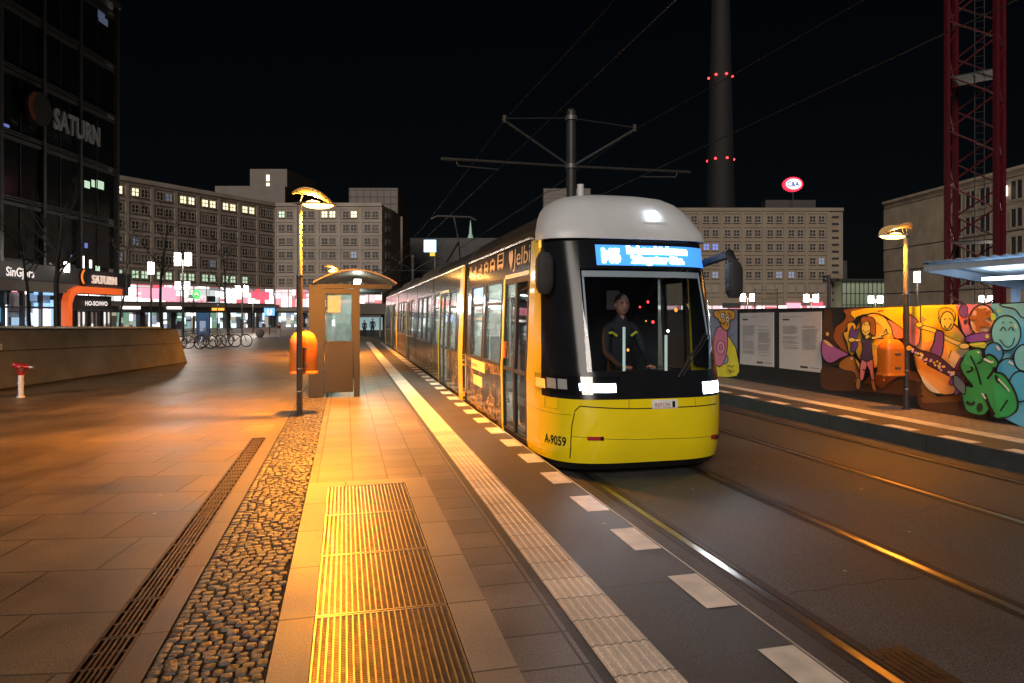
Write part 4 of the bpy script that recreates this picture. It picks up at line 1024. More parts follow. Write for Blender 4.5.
mu.poly([(312, 298), (340, 306), (366, 291), (376, 330), (382, 400), (386, 436), (345, 452), (304, 438), (316, 370)], (.045, .026, .075), True, 5)
mu.poly([(308, 448), (345, 455), (386, 440), (392, 500), (400, 578), (378, 580), (362, 510), (345, 490), (322, 575), (298, 570)], (.48, .16, .2), True, 5); mu.line([(345, 458), (346, 500)], 4)
mu.poly([(278, 572), (304, 577), (296, 642), (274, 630)], (.30, .15, .06), True, 4); mu.poly([(376, 584), (401, 588), (412, 655), (390, 645)], (.30, .15, .06), True, 4)
mu.line([(322, 508), (350, 520), (372, 512)], 9); mu.line([(405, 500), (440, 492), (455, 470)], 6); mu.line([(400, 515), (425, 518)], 5)
mu.poly([(425, 106), (465, 100), (465, 112), (425, 118)], (.3, .08, .02), False)
mu.m.build('mural', b1_, FO)
# right painting: leaping girl, balloons, green figure, smiling blue balloon
mu = Mural(lambda u, v: (915+u/5.257, 295+v/5.257))
mu.poly([(34, 56), (225, 50), (225, 330), (34, 300)], YO, False)
mu.poly([(34, 110), (100, 150), (60, 260), (34, 300)], (.55, .19, .17), False)
mu.poly([(215, 52), (430, 46), (430, 250), (300, 300), (250, 180)], (.46, .17, .3), False)
mu.poly([(34, 440), (120, 535), (280, 520), (310, 648), (34, 596)], (.17, .07, .02), False); mu.poly([(34, 480), (40, 560), (120, 565), (250, 560), (300, 600), (300, 640), (34, 594)], (.07, .03, .014))
mu.poly([(400, 46), (1100, 24), (1100, 800), (560, 690), (480, 650), (390, 420), (370, 260), (420, 150)], (.13, .42, .66), False)
mu.poly([(465, 60), (530, 75), (573, 120), (640, 90), (700, 60), (700, 36), (470, 45)], (.17, .5, .72), True, 5)
mu.ell(150, 325, 152, 205, (.80, .30, .10), 7, -14)
mu.poly([(30, 160), (120, 120), (225, 200), (270, 330), (190, 330), (150, 230), (60, 250)], (.86, .42, .05)); mu.poly([(190, 300), (280, 290), (292, 340), (250, 380), (200, 380)], (.85, .42, .25)); mu.poly([(40, 420), (90, 470), (140, 515), (90, 505), (50, 460)], (.86, .5, .35))
mu.poly([(195, 440), (240, 340), (262, 345), (275, 450), (240, 515), (215, 525), (222, 480), (190, 470)], (.26, .09, .33), True, 3)
mu.ell(362, 132, 66, 82, (.78, .36, .26), 6, 6)
BRN = (.30, .11, .03)
for q in ((355, 95, 22, 24), (336, 75, 11, 11), (378, 80, 11, 12), (350, 135, 30, 36), (385, 110, 26, 12), (318, 120, 20, 12), (345, 175, 14, 18), (385, 155, 24, 14), (405, 90, 12, 12)): mu.ell(*q, BRN)
mu.poly([(245, 90), (262, 50), (290, 62), (288, 110), (270, 120)], (.12, .06, .25), True, 3); mu.ell(281, 142, 11, 14, (.05, .03, .05)); mu.poly([(290, 215), (410, 195), (420, 235), (300, 250)], (.2, .07, .33), True, 4)
for q in ((428, 115, 14, 20), (458, 85, 10, 8), (398, 217, 10, 11)): mu.ell(*q, (.42, .56, .05))
mu.poly([(300, 255), (385, 245), (395, 280), (330, 275)], (.35, .5, .08), True, 4); mu.line([(310, 262), (388, 256)], 7, (.7, .55, .05))
mu.ell(500, 200, 78, 92, (.16, .52, .74), 6)
mu.line([(472, 240), (500, 272), (530, 265), (545, 225)], 5); mu.line([(468, 190), (485, 168), (500, 188)], 5); mu.line([(512, 186), (528, 168), (542, 190)], 5); mu.line([(478, 150), (490, 140)], 4); mu.line([(520, 142), (534, 146)], 4); mu.line([(464, 235), (478, 242)], 4); mu.line([(545, 155), (556, 175)], 9, (.75, .85, .9))
mu.ell(438, 305, 50, 55, (.045, .25, .58), 6); mu.ell(515, 405, 62, 72, (.06, .33, .68), 6); mu.ell(600, 330, 55, 70, (.16, .5, .7), 6); mu.ell(580, 480, 60, 80, (.06, .36, .7), 6)
mu.line([(455, 268), (472, 290)], 10, (.72, .82, .9)); mu.line([(520, 348), (545, 365)], 10, (.72, .82, .9))
GR = (.035, .26, .075)
mu.poly([(272, 345), (310, 295), (350, 280), (380, 288), (386, 330), (415, 312), (450, 330), (465, 362), (448, 402), (490, 415), (530, 465), (565, 540), (560, 610), (480, 648), (440, 640), (420, 600), (385, 632), (300, 612), (275, 540), (268, 500), (300, 475), (330, 480), (290, 430), (264, 380)], GR, True, 8)
mu.poly([(440, 420), (500, 440), (545, 520), (560, 600), (490, 640), (450, 560)], (.03, .32, .10)); mu.poly([(300, 300), (345, 290), (370, 310), (350, 380), (310, 370), (285, 350)], (.06, .33, .10))
mu.line([(320, 320), (345, 370), (360, 410), (375, 470)], 8); mu.line([(410, 440), (440, 400), (445, 378)], 12); mu.line([(300, 405), (330, 395), (325, 375)], 10); mu.ell(371, 590, 17, 24, (.012, .03, .015)); mu.ell(464, 440, 10, 25, (.012, .03, .015), 0, -25); mu.line([(480, 610), (520, 550)], 8); mu.line([(400, 520), (420, 580), (450, 630)], 14); mu.line([(300, 560), (330, 575), (345, 560)], 12); mu.line([(360, 360), (380, 350), (385, 335)], 8)
mu.line([(395, 335), (430, 352), (445, 350)], 10, (.6, .75, .6)); mu.line([(470, 440), (510, 480), (530, 505)], 8, (.55, .75, .6)); mu.line([(360, 296), (372, 305)], 8, (.6, .75, .6)); mu.line([(385, 515), (405, 545)], 8, (.5, .72, .55))
# the leaping girl
for k in range(6): mu.line([(165, 75+k*7), (120, 68+k*9), (75, 72+k*7)], 5, (.75, .36, .03))
mu.poly([(165, 75), (210, 68), (245, 95), (240, 140), (170, 150), (160, 110)], (.72, .38, .03), True, 3)
mu.ell(205, 137, 36, 50, (.85, .5, .06), 4); mu.line([(190, 160), (205, 180), (228, 150)], 5); mu.line([(188, 130), (198, 122)], 4); mu.line([(212, 122), (225, 128)], 4)
mu.line([(155, 195), (110, 178), (52, 165)], 24, (.02, .015, .02)); mu.line([(155, 195), (110, 178), (52, 165)], 16, (.84, .46, .06)); mu.ell(58, 156, 20, 14, (.6, .45, .04), 3)
mu.line([(190, 220), (240, 245), (300, 265)], 24, (.02, .015, .02)); mu.line([(190, 220), (240, 245), (300, 265)], 16, (.82, .42, .12)); mu.ell(298, 268, 28, 16, (.82, .42, .12), 3)
mu.poly([(150, 192), (172, 188), (190, 206), (186, 290), (168, 328), (120, 302), (138, 250)], (.13, .05, .2), True, 5)
mu.poly([(0, 252), (60, 285), (118, 302), (170, 325), (230, 375), (285, 420), (272, 448), (200, 415), (140, 385), (100, 362), (60, 320), (-2, 285)], (.05, .02, .045), True, 4)
random.seed(5)
for k in range(46):
    t = random.random(); u = 8+t*250; v = 270+t*150+random.uniform(-20, 20)*(1 if .2 < t < .75 else .5)
    mu.ell(u, v, 6, 6, random.choice([(.8, .4, .03), (.5, .3, .6), (.75, .55, .2)]))
mu.poly([(278, 418), (330, 462), (334, 512), (320, 518), (272, 470)], (.10, .12, .14), True, 5)
mu.line([(95, 532), (110, 528)], 8); mu.line([(260, 290), (245, 330)], 4)
mu.m.build('mural', b2_, FO)
# ------------------------------------------------------------------ buildings
VZ = -TH
class Fac:
    """a vertical wall from (r0,d0) to (r1,d1) in the view-aligned plan; u along it, n outwards (to the viewer's side)"""
    def __init__(s, root, ro, r0, d0, r1, d1, flip=1):
        s.root = root; s.ro = ro; s.L = math.hypot(r1-r0, d1-d0); s.t = ((r1-r0)/s.L, (d1-d0)/s.L); s.n = (s.t[1]*flip, -s.t[0]*flip); s.o = (r0, d0)
    def p(s, u, n, z): return V2W(s.o[0]+s.t[0]*u+s.n[0]*n, s.o[1]+s.t[1]*u+s.n[1]*n, z)
    def mb(s, *m): b = MB(*m); b.T = lambda u, n, z: tuple(s.p(u, n, z)); return b
    def build(s, b, name, parent=None, **k): return b.build(name, parent or s.root, s.ro, **k)
    def u_at(s, px, n=0.):
        k = (px-CX)/F; return (k*(s.o[1]+s.n[1]*n)-s.o[0]-s.n[0]*n)/(s.t[0]-k*s.t[1])
    def d_at(s, u): return s.o[1]+s.t[1]*u
    def rotz(s): a = s.p(1, 0, 0)-s.p(0, 0, 0); return math.atan2(a.y, a.x)
def bldg(name, r, d, label, cat, z=-1.2): 
    o = tuple(V2W(r, d, z)); return empty(name, o, label, cat), o
def win_unit(w, h, lit=None, nx=2, nz=2, fr='winframe'):
    b = MB(lit or 'darkglass'); b.box(-w/2, w/2, -.02, .02, -h/2, h/2); b.mat(fr); t = .07*min(w, h)/1.4
    for i in range(nx+1): x = -w/2+w*i/nx; b.box(x-t, x+t, -.10, -.021, -h/2-t, h/2+t)
    for i in range(nz+1): z = -h/2+h*i/nz; b.box(-w/2+t, w/2-t, -.085, -.021, z-t, z+t)
    b.box(-w/2-.15, w/2+.15, -.30, -.021, -h/2-t-.12, -h/2-t)
    return b
_wm = {}
def place_window(f, u, z, w, h, lit=None, **k):
    key = (round(w, 2), round(h, 2), lit, tuple(k.items()))
    if key not in _wm:
        b = win_unit(w, h, lit, **k); o = b.build('window'); _wm[key] = o.data; bpy.data.objects.remove(o)
    o = bpy.data.objects.new('window', _wm[key]); COL.objects.link(o); o.parent = f.root
    p = f.p(u, .0, z); o.location = p-Vector(f.ro); o.rotation_euler = (0, 0, f.rotz() if f.n[1] <= 0 or True else 0)
    return o
random.seed(11)
# ---- grey grid facade department building (left background): receding wing + frontal wing
G, GO = bldg('department_store', -60, 165, 'long stone office block with square windows and bright shops, curving behind the bicycles', 'building')
r1, d1 = (117-CX)/F*132, 132; r2, d2 = (275-CX)/F*165, 165; r3 = (382-CX)/F*165
# the receding wing starts a little further left, behind the glass building
A = Fac(G, GO, r1-(r2-r1)*.22, d1-(d2-d1)*.22, r2, d2); B = Fac(G, GO, r2, d2, r3, d2)
rows = [26.0, 22.75, 19.5, 16.25, 13.0, 9.75]
def grid_wall(f, u0, u1, nb, ztop, zbot, rows, th=6., mat='facade', step=3.25):
    b = f.mb(mat); b.box(u0, u1, -th, -.0-.05, zbot, ztop); 
    for i in range(nb+1): u = u0+(u1-u0)*i/nb; b.box(max(u0, u-.35), min(u1, u+.35), -.05, .16, zbot, ztop-.5)
    for z in [rows[0]+step/2]+[r-step/2 for r in rows]:
        for i in range(nb):
            a = u0+(u1-u0)*i/nb+.35; c = u0+(u1-u0)*(i+1)/nb-.35; b.box(a, c, -.05, .14, z-.30, z+.30)
    b.box(u0, u1, -.05, .45, ztop-.5, ztop+.35)
    return b
nbA = round(A.L/5.1); nbB = round(B.L/5.1)
wa = grid_wall(A, 0, A.L, nbA, 28.4, 8.0, rows); A.build(wa, 'wall')
wb = grid_wall(B, 0, B.L, nbB, 28.4, 8.0, rows); B.build(wb, 'wall')
def lit_choice(f, u, ri):
    px = CX+F*(f.o[0]+f.t[0]*u)/(f.d_at(u))
    if f is A:
        if ri == 0 and (px < 140 or 178 < px < 260): return 'lit_warm'
        if ri == 5 and px < 245: return 'lit_green'
    else:
        if ri == 0 and (276 < px < 284 or 318 < px < 337): return 'lit_warm' if px > 300 else 'lit_green'
    x = random.random(); return 'lit_dim' if x < .05 else 'blind' if x < .22 else None
cnt = 0; rest = MB('darkglass')
for f, nb in ((A, nbA), (B, nbB)):
    bw = f.L/nb
    for i in range(nb):
        for ri, z in enumerate(rows):
            for du in (-.95, .95):
                u = (i+.5)*bw+du; lt = lit_choice(f, u, ri)
                if f is B and ri == 0 and i > nb-5 and lt: lt = 'lit_warm'
                px = CX+F*(f.o[0]+f.t[0]*u)/(f.d_at(u))
                if f is A and px < 119 and du < 0: continue
                if f is A and cnt < 99 or lt in ('lit_warm',) and cnt < 99:
                    place_window(f, u, z, 1.45, 1.55, lt, ); cnt += 1
                else:
                    q = win_unit(1.45, 1.55, lt); base = f.p(u, 0, z); ro = f.rotz()
                    b0 = len(rest.v)
                    for v in q.v: rest.v.append((base.x+v[0]*math.cos(ro)-v[1]*math.sin(ro), base.y+v[0]*math.sin(ro)+v[1]*math.cos(ro), base.z+v[2]))
                    for fc, mi in zip(q.f, q.mi):
                        mt = q.m[mi]
                        if mt not in rest.m: rest.m.append(mt)
                        rest.f.append(tuple(b0+k for k in fc)); rest.mi.append(rest.m.index(mt))
o = rest.build('window', G, GO); o['kind'] = 'stuff'
# shop storeys: bright first floor, awning, ground floor shops
PAL = {}
def em(c, st):
    k = 'glow_%d_%d_%d_%d' % (c[0]*100, c[1]*100, c[2]*100, st*100)
    if k not in M: M[k] = emat(k, c, st, (.3, .3, .3))
    return k
UP = [em((1, .97, .93), 2.8), em((1, .97, .93), 1.6), em((1, .97, .95), 3.0), em((1, .9, .9), 2.), em((1, .75, .78), 1.1), em((1, .4, .5), .9), em((.9, .95, 1), .7), em((.6, .58, .6), .35), em((1, .1, .15), .8)]
UPK = [em((1, .75, .78), 1.1), em((1, .55, .6), 1.2), em((1, .9, .88), 2.2), em((1, .85, .85), 1.8), em((1, .3, .38), .8), em((.8, .5, .5), .4), em((1, .08, .12), .8)]
DN = [em((.75, .92, .92), 1.3), em((.5, .75, .8), .5), em((1, 1, .95), 2.2), em((.8, .95, 1), 1.6), em((.3, .35, .38), .12), em((.9, .8, .6), .45), em((.1, .1, .12), .05), em((.5, 1, .7), .3), em((.3, .25, .2), .1), em((.6, .7, .9), .5)]
CL = [em((.5, .75, 1), .7), em((.3, .55, .95), .4), em((.9, .95, 1), 1.3), em((.15, .25, .4), .15), em((.05, .08, .12), .08), em((.3, .5, .8), .3), em((.1, .12, .15), .06)]
WM = [em((1, .85, .7), .8), em((1, .9, .8), .5), em((.5, .35, .25), .2), em((1, .95, .9), 1.2), em((.2, .17, .15), .06)]
def shop_fill(f, u0, u1, z0, z1, pal, n=-.3, wmin=.5, wmax=1.8, seed=1, back=.0):
    """lit interior of a shop: shelves, posters and goods as many small lit panels of different size and depth"""
    rnd = random.Random(seed); b = f.mb('slab_dark'); b.box(u0, u1, n-.6, n-.5, z0, z1)
    u = u0
    while u < u1-.02:
        w_ = min(rnd.uniform(wmin, wmax), u1-u); z = z0
        while z < z1-.02:
            h = min(rnd.choice([.35, .6, .9, 1.4, 2.4])*rnd.uniform(.8, 1.2), z1-z); b.mat(rnd.choice(pal)); nn = n-.45+rnd.uniform(0, .35); g = .03
            b.box(u+g, u+w_-g, nn-.05, nn, z+g*.6, z+h-g*.6); z += h
        u += w_
    return b
for f, pal, zt, zb_ in ((A, UP, 7.9, 4.4), (B, UPK, 7.9, 3.6)):
    b = shop_fill(f, 0, f.L, zb_, zt, pal, -.1, .8, 3.2, 3); b.mat('winframe'); n = int(f.L/3.1)
    for i in range(n+1): u = f.L*i/n; b.box(u-.09, u+.09, -.05, .05, zb_, zt)
    b.box(0, f.L, -.05, .06, zt-.75, zt-.65); f.build(b, 'shop_window')
    b = f.mb('facade2'); b.box(0, f.L, -6, 1.6, zb_-1.0, zb_-.25); b.mat('slab_dark').box(0, f.L, -6, -.3, zb_-.25, zb_); b.box(0, f.L, -.5, 1.2, 2.2, zb_-1.003); f.build(b, 'canopy')
    b = shop_fill(f, 0, f.L, -1.2, 2.2, DN, -.9, .4, 1.5, 5); b.mat('slab_dark'); n = int(f.L/6.2)
    for i in range(n+1): u = f.L*i/n; b.box(max(0, u-.55), min(f.L, u+.55), -1.0, .3, -1.2, 2.2)
    f.build(b, 'shop_window')
def sign_box(f, px0, px1, py0, py1, mat, name='shop_sign', n=.3):
    u0, u1 = f.u_at(px0), f.u_at(px1); d = f.d_at((u0+u1)/2); b = f.mb(mat); b.box(u0, u1, n, n+.15, Z(py1, d), Z(py0, d)); return f.build(b, name)
M['s_ring'] = emat('ring_orange_lit', (1., .22, .03), .75)
M['s_green'] = emat('sign_green', (.1, 1., .15), 1.6); M['s_red'] = emat('sign_red', (1., .08, .12), 1.6); M['s_pink'] = emat('sign_pink', (1., .3, .4), 1.5); M['s_blue'] = emat('sign_blue', (.15, .4, 1.), 1.3); M['s_or'] = emat('sign_orange', (1., .4, .05), 1.6)
sign_box(A, 140, 158, 288, 299, 's_pink'); sign_box(A, 161, 175, 287, 301, 's_pink')
u = A.u_at(195.5); d = A.d_at(u); b = A.mb('s_green'); n = 16
for j in range(n):
    a, c = 2*math.pi*j/n, 2*math.pi*(j+1)/n; zc = Z(294.5, d)
    b.add([(u+R1*math.cos(t), .35, zc+R1*math.sin(t)) for R1, t in ((1., a), (1., c), (.5, c), (.5, a))], [(0, 1, 2, 3)])
A.build(b, 'shop_sign')
sign_box(A, 163, 177, 306.5, 309, 'ssign', n=1.3); sign_box(A, 208, 220, 308, 310.5, 's_or', n=1.3); sign_box(A, 117, 136, 306, 309, 'ssign', n=1.3); sign_box(A, 250, 268, 292, 300, 's_red'); sign_box(A, 206, 214, 296, 302, 'conc_dark')
# right end return of the frontal wing, roof storeys and towers
b = MB('facade'); b.T = lambda r, d, z: tuple(V2W(r, d, z)); r4 = (392-CX)/F*172
b.prism([(r3, 165), (r3, 182), (r4+.5, 182), (r4, 172)], -1.2, 28.2); b.build('end_wall', G, GO)
b = MB('darkglass'); b.T = lambda r, d, z: tuple(V2W(r, d, z))
for z in rows:
    for k in (.3, .6): 
        rr, dd = r3+(r4-r3)*k+.05, 165+7*k-.05; b.box(rr-.35, rr+.35, dd-.12, dd+.2, z-.75, z+.75)
b.build('side_window', G, GO)
b = MB('facade2'); b.T = lambda r, d, z: tuple(V2W(r, d, z))
b.box((215-CX)/F*175, (285-CX)/F*175, 175, 190, 27, Z(186, 175)); b.build('roof_storey', G, GO)
tb, to = bldg('stair_tower', -57, 185, 'plain brown tower block rising behind the curved stone office block', 'building')
b = MB('facade2'); b.T = lambda r, d, z: tuple(V2W(r, d, z)); k = 185/F
b.loft([[((250-CX)*k, 185, z), ((287-CX)*k, 185, z), ((315-CX)*k*1.1, 204, z), ((250-CX)*k, 204, z)] for z in (-1.2, Z(169, 185))]); b.build('wall', tb, to)
for y in (178, 186): b = MB('lit_warm'); b.T = lambda r, d, z: tuple(V2W(r, d, z)); b.box((266.5-CX)*k, (269.5-CX)*k, 184.85, 185.1, Z(y+3, 185), Z(y-3, 185)); b.build('window', tb, to)
tb, to = bldg('glass_tower', -32, 190, 'pale gridded stair tower with a lit greenish strip beside the stone block', 'building')
M['greengrid'] = emat('green_stair', (.55, .75, .5), .16)
b = MB('facade2'); b.T = lambda r, d, z: tuple(V2W(r, d, z)); k = 190/F; b.box((349-CX)*k, (398-CX)*k, 190, 205, -1.2, Z(188, 190)); b.box((398-CX)*k, (402-CX)*k, 191, 205, -1.2, Z(216, 190))
b.mat('slab_dark')
for i in range(20):
    z = Z(190+i*7, 190); b.box((349-CX)*k, (398-CX)*k, 189.93, 190.0, z-.08, z+.08)
for i in range(8): x = (350+i*6.8-CX)*k; b.box(x-.06, x+.06, 189.9, 189.93, 0, Z(189, 190))
b.build('wall', tb, to)
b = MB('greengrid'); b.T = lambda r, d, z: tuple(V2W(r, d, z)); b.box((391-CX)*k, (397.5-CX)*k, 189.7, 189.88, Z(286, 190), Z(222, 190)); b.build('stair_window', tb, to)

# ---- beige office block right of the tram
K, KO = bldg('office_block', 42, 160, 'beige stone office block with rows of paired square windows behind the hoarding', 'building')
D0 = 160; C_ = Fac(K, KO, (556-CX)/F*D0, D0, (843-CX)/F*D0, D0); s_ = F/D0
rows2 = [Z(y, D0) for y in (219.2, 233.1, 246.9, 261, 274.8, 288.6)]
ucol = C_.u_at(832); nb = 12; bw = 21.25/s_
b = C_.mb('facade3'); zt = Z(209, D0); b.box(0, C_.L, -12, -.05, 3.9, zt)
cx0 = C_.u_at(817-21.25*11)
for i in range(13): u = cx0+(i-.5)*bw; b.box(max(0, u-.35), u+.35, -.05, .15, 3.9, zt-.5)
for z in [rows2[0]+1.62]+[r-1.62 for r in rows2]:
    for i in range(12): u = cx0+i*bw; b.box(max(0, u-bw/2+.35), u+bw/2-.35, -.05, .13, z-.35, z+.3)
b.box(0, C_.L, -.05, .35, zt-.5, zt+.25); C_.build(b, 'wall')
for i in range(5, 12):
    for ri, z in enumerate(rows2):
        for du in (-4.45/s_, 4.45/s_):
            if cnt > 400: break
            lt = None; x = random.random()
            if ri in (2,) and x < .3: lt = 'lit_blue'
            elif ri in (2, 3, 4) and x < .2: lt = 'lit_dim'
            if ri == 5: lt = 'pane_beige'; M.setdefault('pane_beige', pmat('pale_blind', (.25, .2, .16), .7))
            place_window(C_, cx0+i*bw+du, z, 1.4, 1.5, lt)
b = C_.mb('darkglass')
for i in range(13): z = Z(217+i*6.9, D0); b.box(C_.u_at(832), C_.u_at(838.8), -.04, .03, z-.28, z+.22)
C_.build(b, 'vent_strip')
b = shop_fill(C_, 0, C_.u_at(826), .2, 3.9, UPK, -.1, .8, 3., 9); b.mat('winframe')
for px in (700, 712, 729, 745, 762, 778, 795, 811, 826): u = C_.u_at(px); b.box(u-.1, u+.1, -.05, .08, .2, 3.9)
b.box(0, C_.u_at(826), -.05, .05, 3.0, 3.12); b.mat('facade3'); b.box(C_.u_at(826), C_.L, -12, 0, -1.2, 3.9); b.box(0, C_.u_at(826), -12, -.6, -1.2, 3.9); C_.build(b, 'shop_window')
sign_box(C_, 722, 740, 303, 308, 'conc_dark'); sign_box(C_, 786, 800, 303, 308, 's_pink'); sign_box(C_, 812, 822, 302, 306, 's_red')
b = C_.mb('slab_dark'); b.box(C_.u_at(775), C_.u_at(827), -9, -6, zt, Z(200, 166)); C_.build(b, 'roof_plant')
# oval sign on the roof
q = P(793, 164, Z(209, 160)); sg = empty('roof_sign', q, 'glowing white oval sign with a red rim on the office block roof', 'sign')
zc = Z(184.3, 164); kk = 164/F; ri = P(794, 164)-P(793, 164); ri.normalize()
def sp(x, y, n): v = Vector((q.x, q.y, zc+y)) + ri*x - Vector((SI, CO, 0))*n; return tuple(v)
b = MB('s_red'); M['s_red2'] = emat('sign_red_rim', (1., .03, .07), 1.5); b.m = ['s_red2']; pts = []
for j in range(80): a = 2*math.pi*j/80; e = 1+.04*math.cos(a*20); pts.append((9.6*kk*math.cos(a)*e, 7.0*kk*math.sin(a)*e))
b.loft([[sp(x, y, n) for x, y in pts] for n in (-.8, .3)]); b.build('sign_rim', sg, q)
b = MB('csign'); b.loft([[sp(7.6*kk*math.cos(2*math.pi*j/48), 5.2*kk*math.sin(2*math.pi*j/48), n) for j in range(48)] for n in (.3, .45)]); fc = b.build('sign_face', sg, q)
M['s_ink'] = emat('sign_blue_ink', (.02, .12, .45), .5, (.02, .1, .4)); b = MB('s_ink'); b.text('C&A', 1.7, lambda x, y, z: sp(x-1.6, y-.6, .5), sx=.85, bold=.05); b.build('sign_lettering', fc, q)
b = MB('matt'); b.tube([tuple(q), (q.x, q.y, zc)], .09, 6); b.build('sign_pole', sg, q)

# ---- dark glass hall and the concrete building on the right
S_, SO_ = bldg('station_hall', 73, 150, 'low dark glazed hall between the beige office block and the concrete panel building', 'building')
M['hall'] = emat('hall_glass', (.4, .5, .34), .035)
f = Fac(S_, SO_, (842-CX)/F*156, 156, (890-CX)/F*156, 156); b = f.mb('hall'); b.box(0, f.L, -8, 0, -1.2, Z(281, 156)); b.mat('mullion')
for i in range(12): u = f.L*i/11; b.box(u-.08, u+.08, 0, .1, -1.2, Z(281, 156))
for k in range(4): z = -1.2+k*2.6; b.box(0, f.L, .0, .07, z-.08, z+.08)
b.mat('slab_dark'); b.box(-1, f.L+1, -9, 1, Z(281, 156), Z(279, 156)); f.build(b, 'hall_body')
b = f.mb('slab_dark'); b.box(0, f.L, -30, -20, -1.2, Z(262, 180)); f.build(b, 'rear_roof')
for px in (848, 856, 871, 879): b = f.mb('lit_warm'); u = f.u_at(px); b.box(u-.3, u+.3, -19.9, -19.7, Z(268, 180)-.3, Z(268, 180)+.3); f.build(b, 'roof_lamp')
N_, NO_ = bldg('panel_building', 66, 100, 'tall concrete panel building with blank end bays at the right edge', 'building')
f = Fac(N_, NO_, 64.8, 119, 68.1, 74)
b = f.mb('panelconc'); ztop = 21.3; f_n = f.n
b.box(0, f.L, -15, -.05, -1.2, ztop)
zr = [ztop-1.2, 12.9, 9.3, 5.2]
for z in (20.1, 12.95, 9.2, 5.4): b.mat('slab_dark').box(0, f.L, -.05, -.02, z-.10, z+.06)
b.mat('panelconc')
for i in range(16): u = f.L*i/15.; b.mat('panelconc').box(u, min(f.L, u+f.L/15.-.04), -.02, .05, 13.05, 20.0)
for i in range(16): u = f.L*i/15.; b.mat('panelconc').box(u, min(f.L, u+f.L/15.-.04), -.02, .05, 9.3, 12.85)
b.box(0, f.L, -.05, .35, ztop-.35, ztop+.05); f.build(b, 'wall')
uw = f.u_at(950)
for ri, zc in enumerate((18.3, 14.6, 10.9, 7.2)):
    u = uw+1.6
    while u < f.L-1.5:
        place_window(f, u+.0, zc, 2.0, 2.6, ('lit_green' if random.random() < .0 else None), nx=2, nz=1)
        u += 2.75
for o in N_.children:
    if o.name.startswith('window'): o.location = o.location + Vector((f.p(0, .12, 0)-f.p(0, 0, 0)))
b = f.mb('ssign'); u = f.u_at(1009); b.box(u-.12, u+.12, .3, .5, Z(196, f.d_at(u)), Z(186, f.d_at(u))); f.build(b, 'lit_banner')
# ---- broad low building and a lit sign far behind the tram
W_, WO_ = bldg('distant_office', -20, 230, 'dark distant office building behind the tram roof', 'building')
b = MB('slab_dark'); b.T = lambda r, d, z: tuple(V2W(r, d, z)); k = 230/F; b.box((403-CX)*k, (520-CX)*k, 230, 245, -1.2, Z(238, 230)); b.mat('darkglass')
for i in range(8):
    for j in range(5): b.box((408+i*13-CX)*k, (416+i*13-CX)*k, 229.9, 230.0, Z(250+j*10, 230), Z(245+j*10, 230))
b.build('wall', W_, WO_)
q = P(430, 150, 0); sg = empty('lit_billboard', q, 'small glowing white and blue sign above the tram roof in the distance', 'sign'); M['bill'] = emat('billboard_glow', (.45, .75, 1.), 2.2)
k = 150/F; b = MB('bill'); b.T = lambda r, d, z: tuple(V2W(r, d, z)); b.box((424-CX)*k, (436-CX)*k, 149.8, 150.2, Z(252, 150), Z(240, 150)); b.mat('ssign'); b.box((425.5-CX)*k, (434.5-CX)*k, 149.75, 149.8, Z(251, 150), Z(247, 150)); b.box((426.5-CX)*k, (435-CX)*k, 149.75, 149.8, Z(245.5, 150), Z(242.5, 150)); b.build('sign_panel', sg, q)
b = MB('polish'); b.T = lambda r, d, z: tuple(V2W(r, d, z)); M['ylw'] = emat('sign_yellow', (1., .7, .05), .5); b.m = ['ylw']; b.box((430-CX)*k, (435-CX)*k, 149.8, 150.2, Z(256, 150), Z(252.6, 150)); b.build('sign_foot', sg, q)
b = MB('steel'); b.T = lambda r, d, z: tuple(V2W(r, d, z)); b.box((434.3-CX)*k, (435-CX)*k, 150.2, 150.4, -1.2, Z(241, 150)); b.build('sign_pole', sg, q)
# church spire
q = P(470.5, 300, 0); sp_ = empty('church_spire', (q.x, q.y, -1.2), 'pale green lit church spire above the tram roof', 'church spire'); M['spire'] = emat('spire_lit', (.5, .8, .62), .22, (.2, .35, .28))
b = MB('spire'); k = 300/F; b.cyl((0, 0), 3.2*k, 1.2, Z(238, 300)+1.2, 8); b.cyl((0, 0), 3.*k, Z(238, 300)+1.2, Z(234, 300)+1.2, 8, 1.6*k); b.build('tower', sp_)
b = MB('spire'); b.cyl((0, 0), 1.5*k, Z(234, 300)+1.2, Z(229, 300)+1.2, 8, 1.2*k); b.cyl((0, 0), 1.2*k, Z(229, 300)+1.2, Z(220, 300)+1.2, 8, .1*k); b.build('spire_tip', sp_)
for j in range(4): b = MB('conc_dark'); a = j*math.pi/2+.3; b.box(-.4, .4, -.3, .3, 34, 37); o = b.build('belfry_opening', sp_); o.location = (3.0*k*math.cos(a), 3.0*k*math.sin(a), -1.5)
# TV tower
q = P(720.5, 400, -1.2); tv = empty('tv_tower', q, 'slender dark concrete television tower shaft with rings of red lights', 'tower')
b = MB('towergrey'); b.tube([(0, 0, 0), (0, 0, 30), (0, 0, 70), (0, 0, 187), (0, 0, 215)], [10.5, 9., 7.9, 5.2, 4.8], 32); sh_ = b.build('shaft', tv, smooth=True)
b = MB('towergrey'); b.ell((0, 0, 228), 16, 16, 16, 24, 16); b.cyl((0, 0), 2.5, 240, 330, 12, .5); b.build('sphere', tv, smooth=True)
vd = math.atan2(-q.y, -q.x)
for zz, rr in ((Z(77.5, 400)+1.2, 6.6), (Z(160.5, 400)+1.2, 7.35)):
    for a in (-85, -22, 30, 88, 180):
        b = MB('redlight'); b.ell((rr*math.cos(vd+R(a)), rr*math.sin(vd+R(a)), zz), .75, .75, .6, 8, 6); b.build('warning_light', tv)

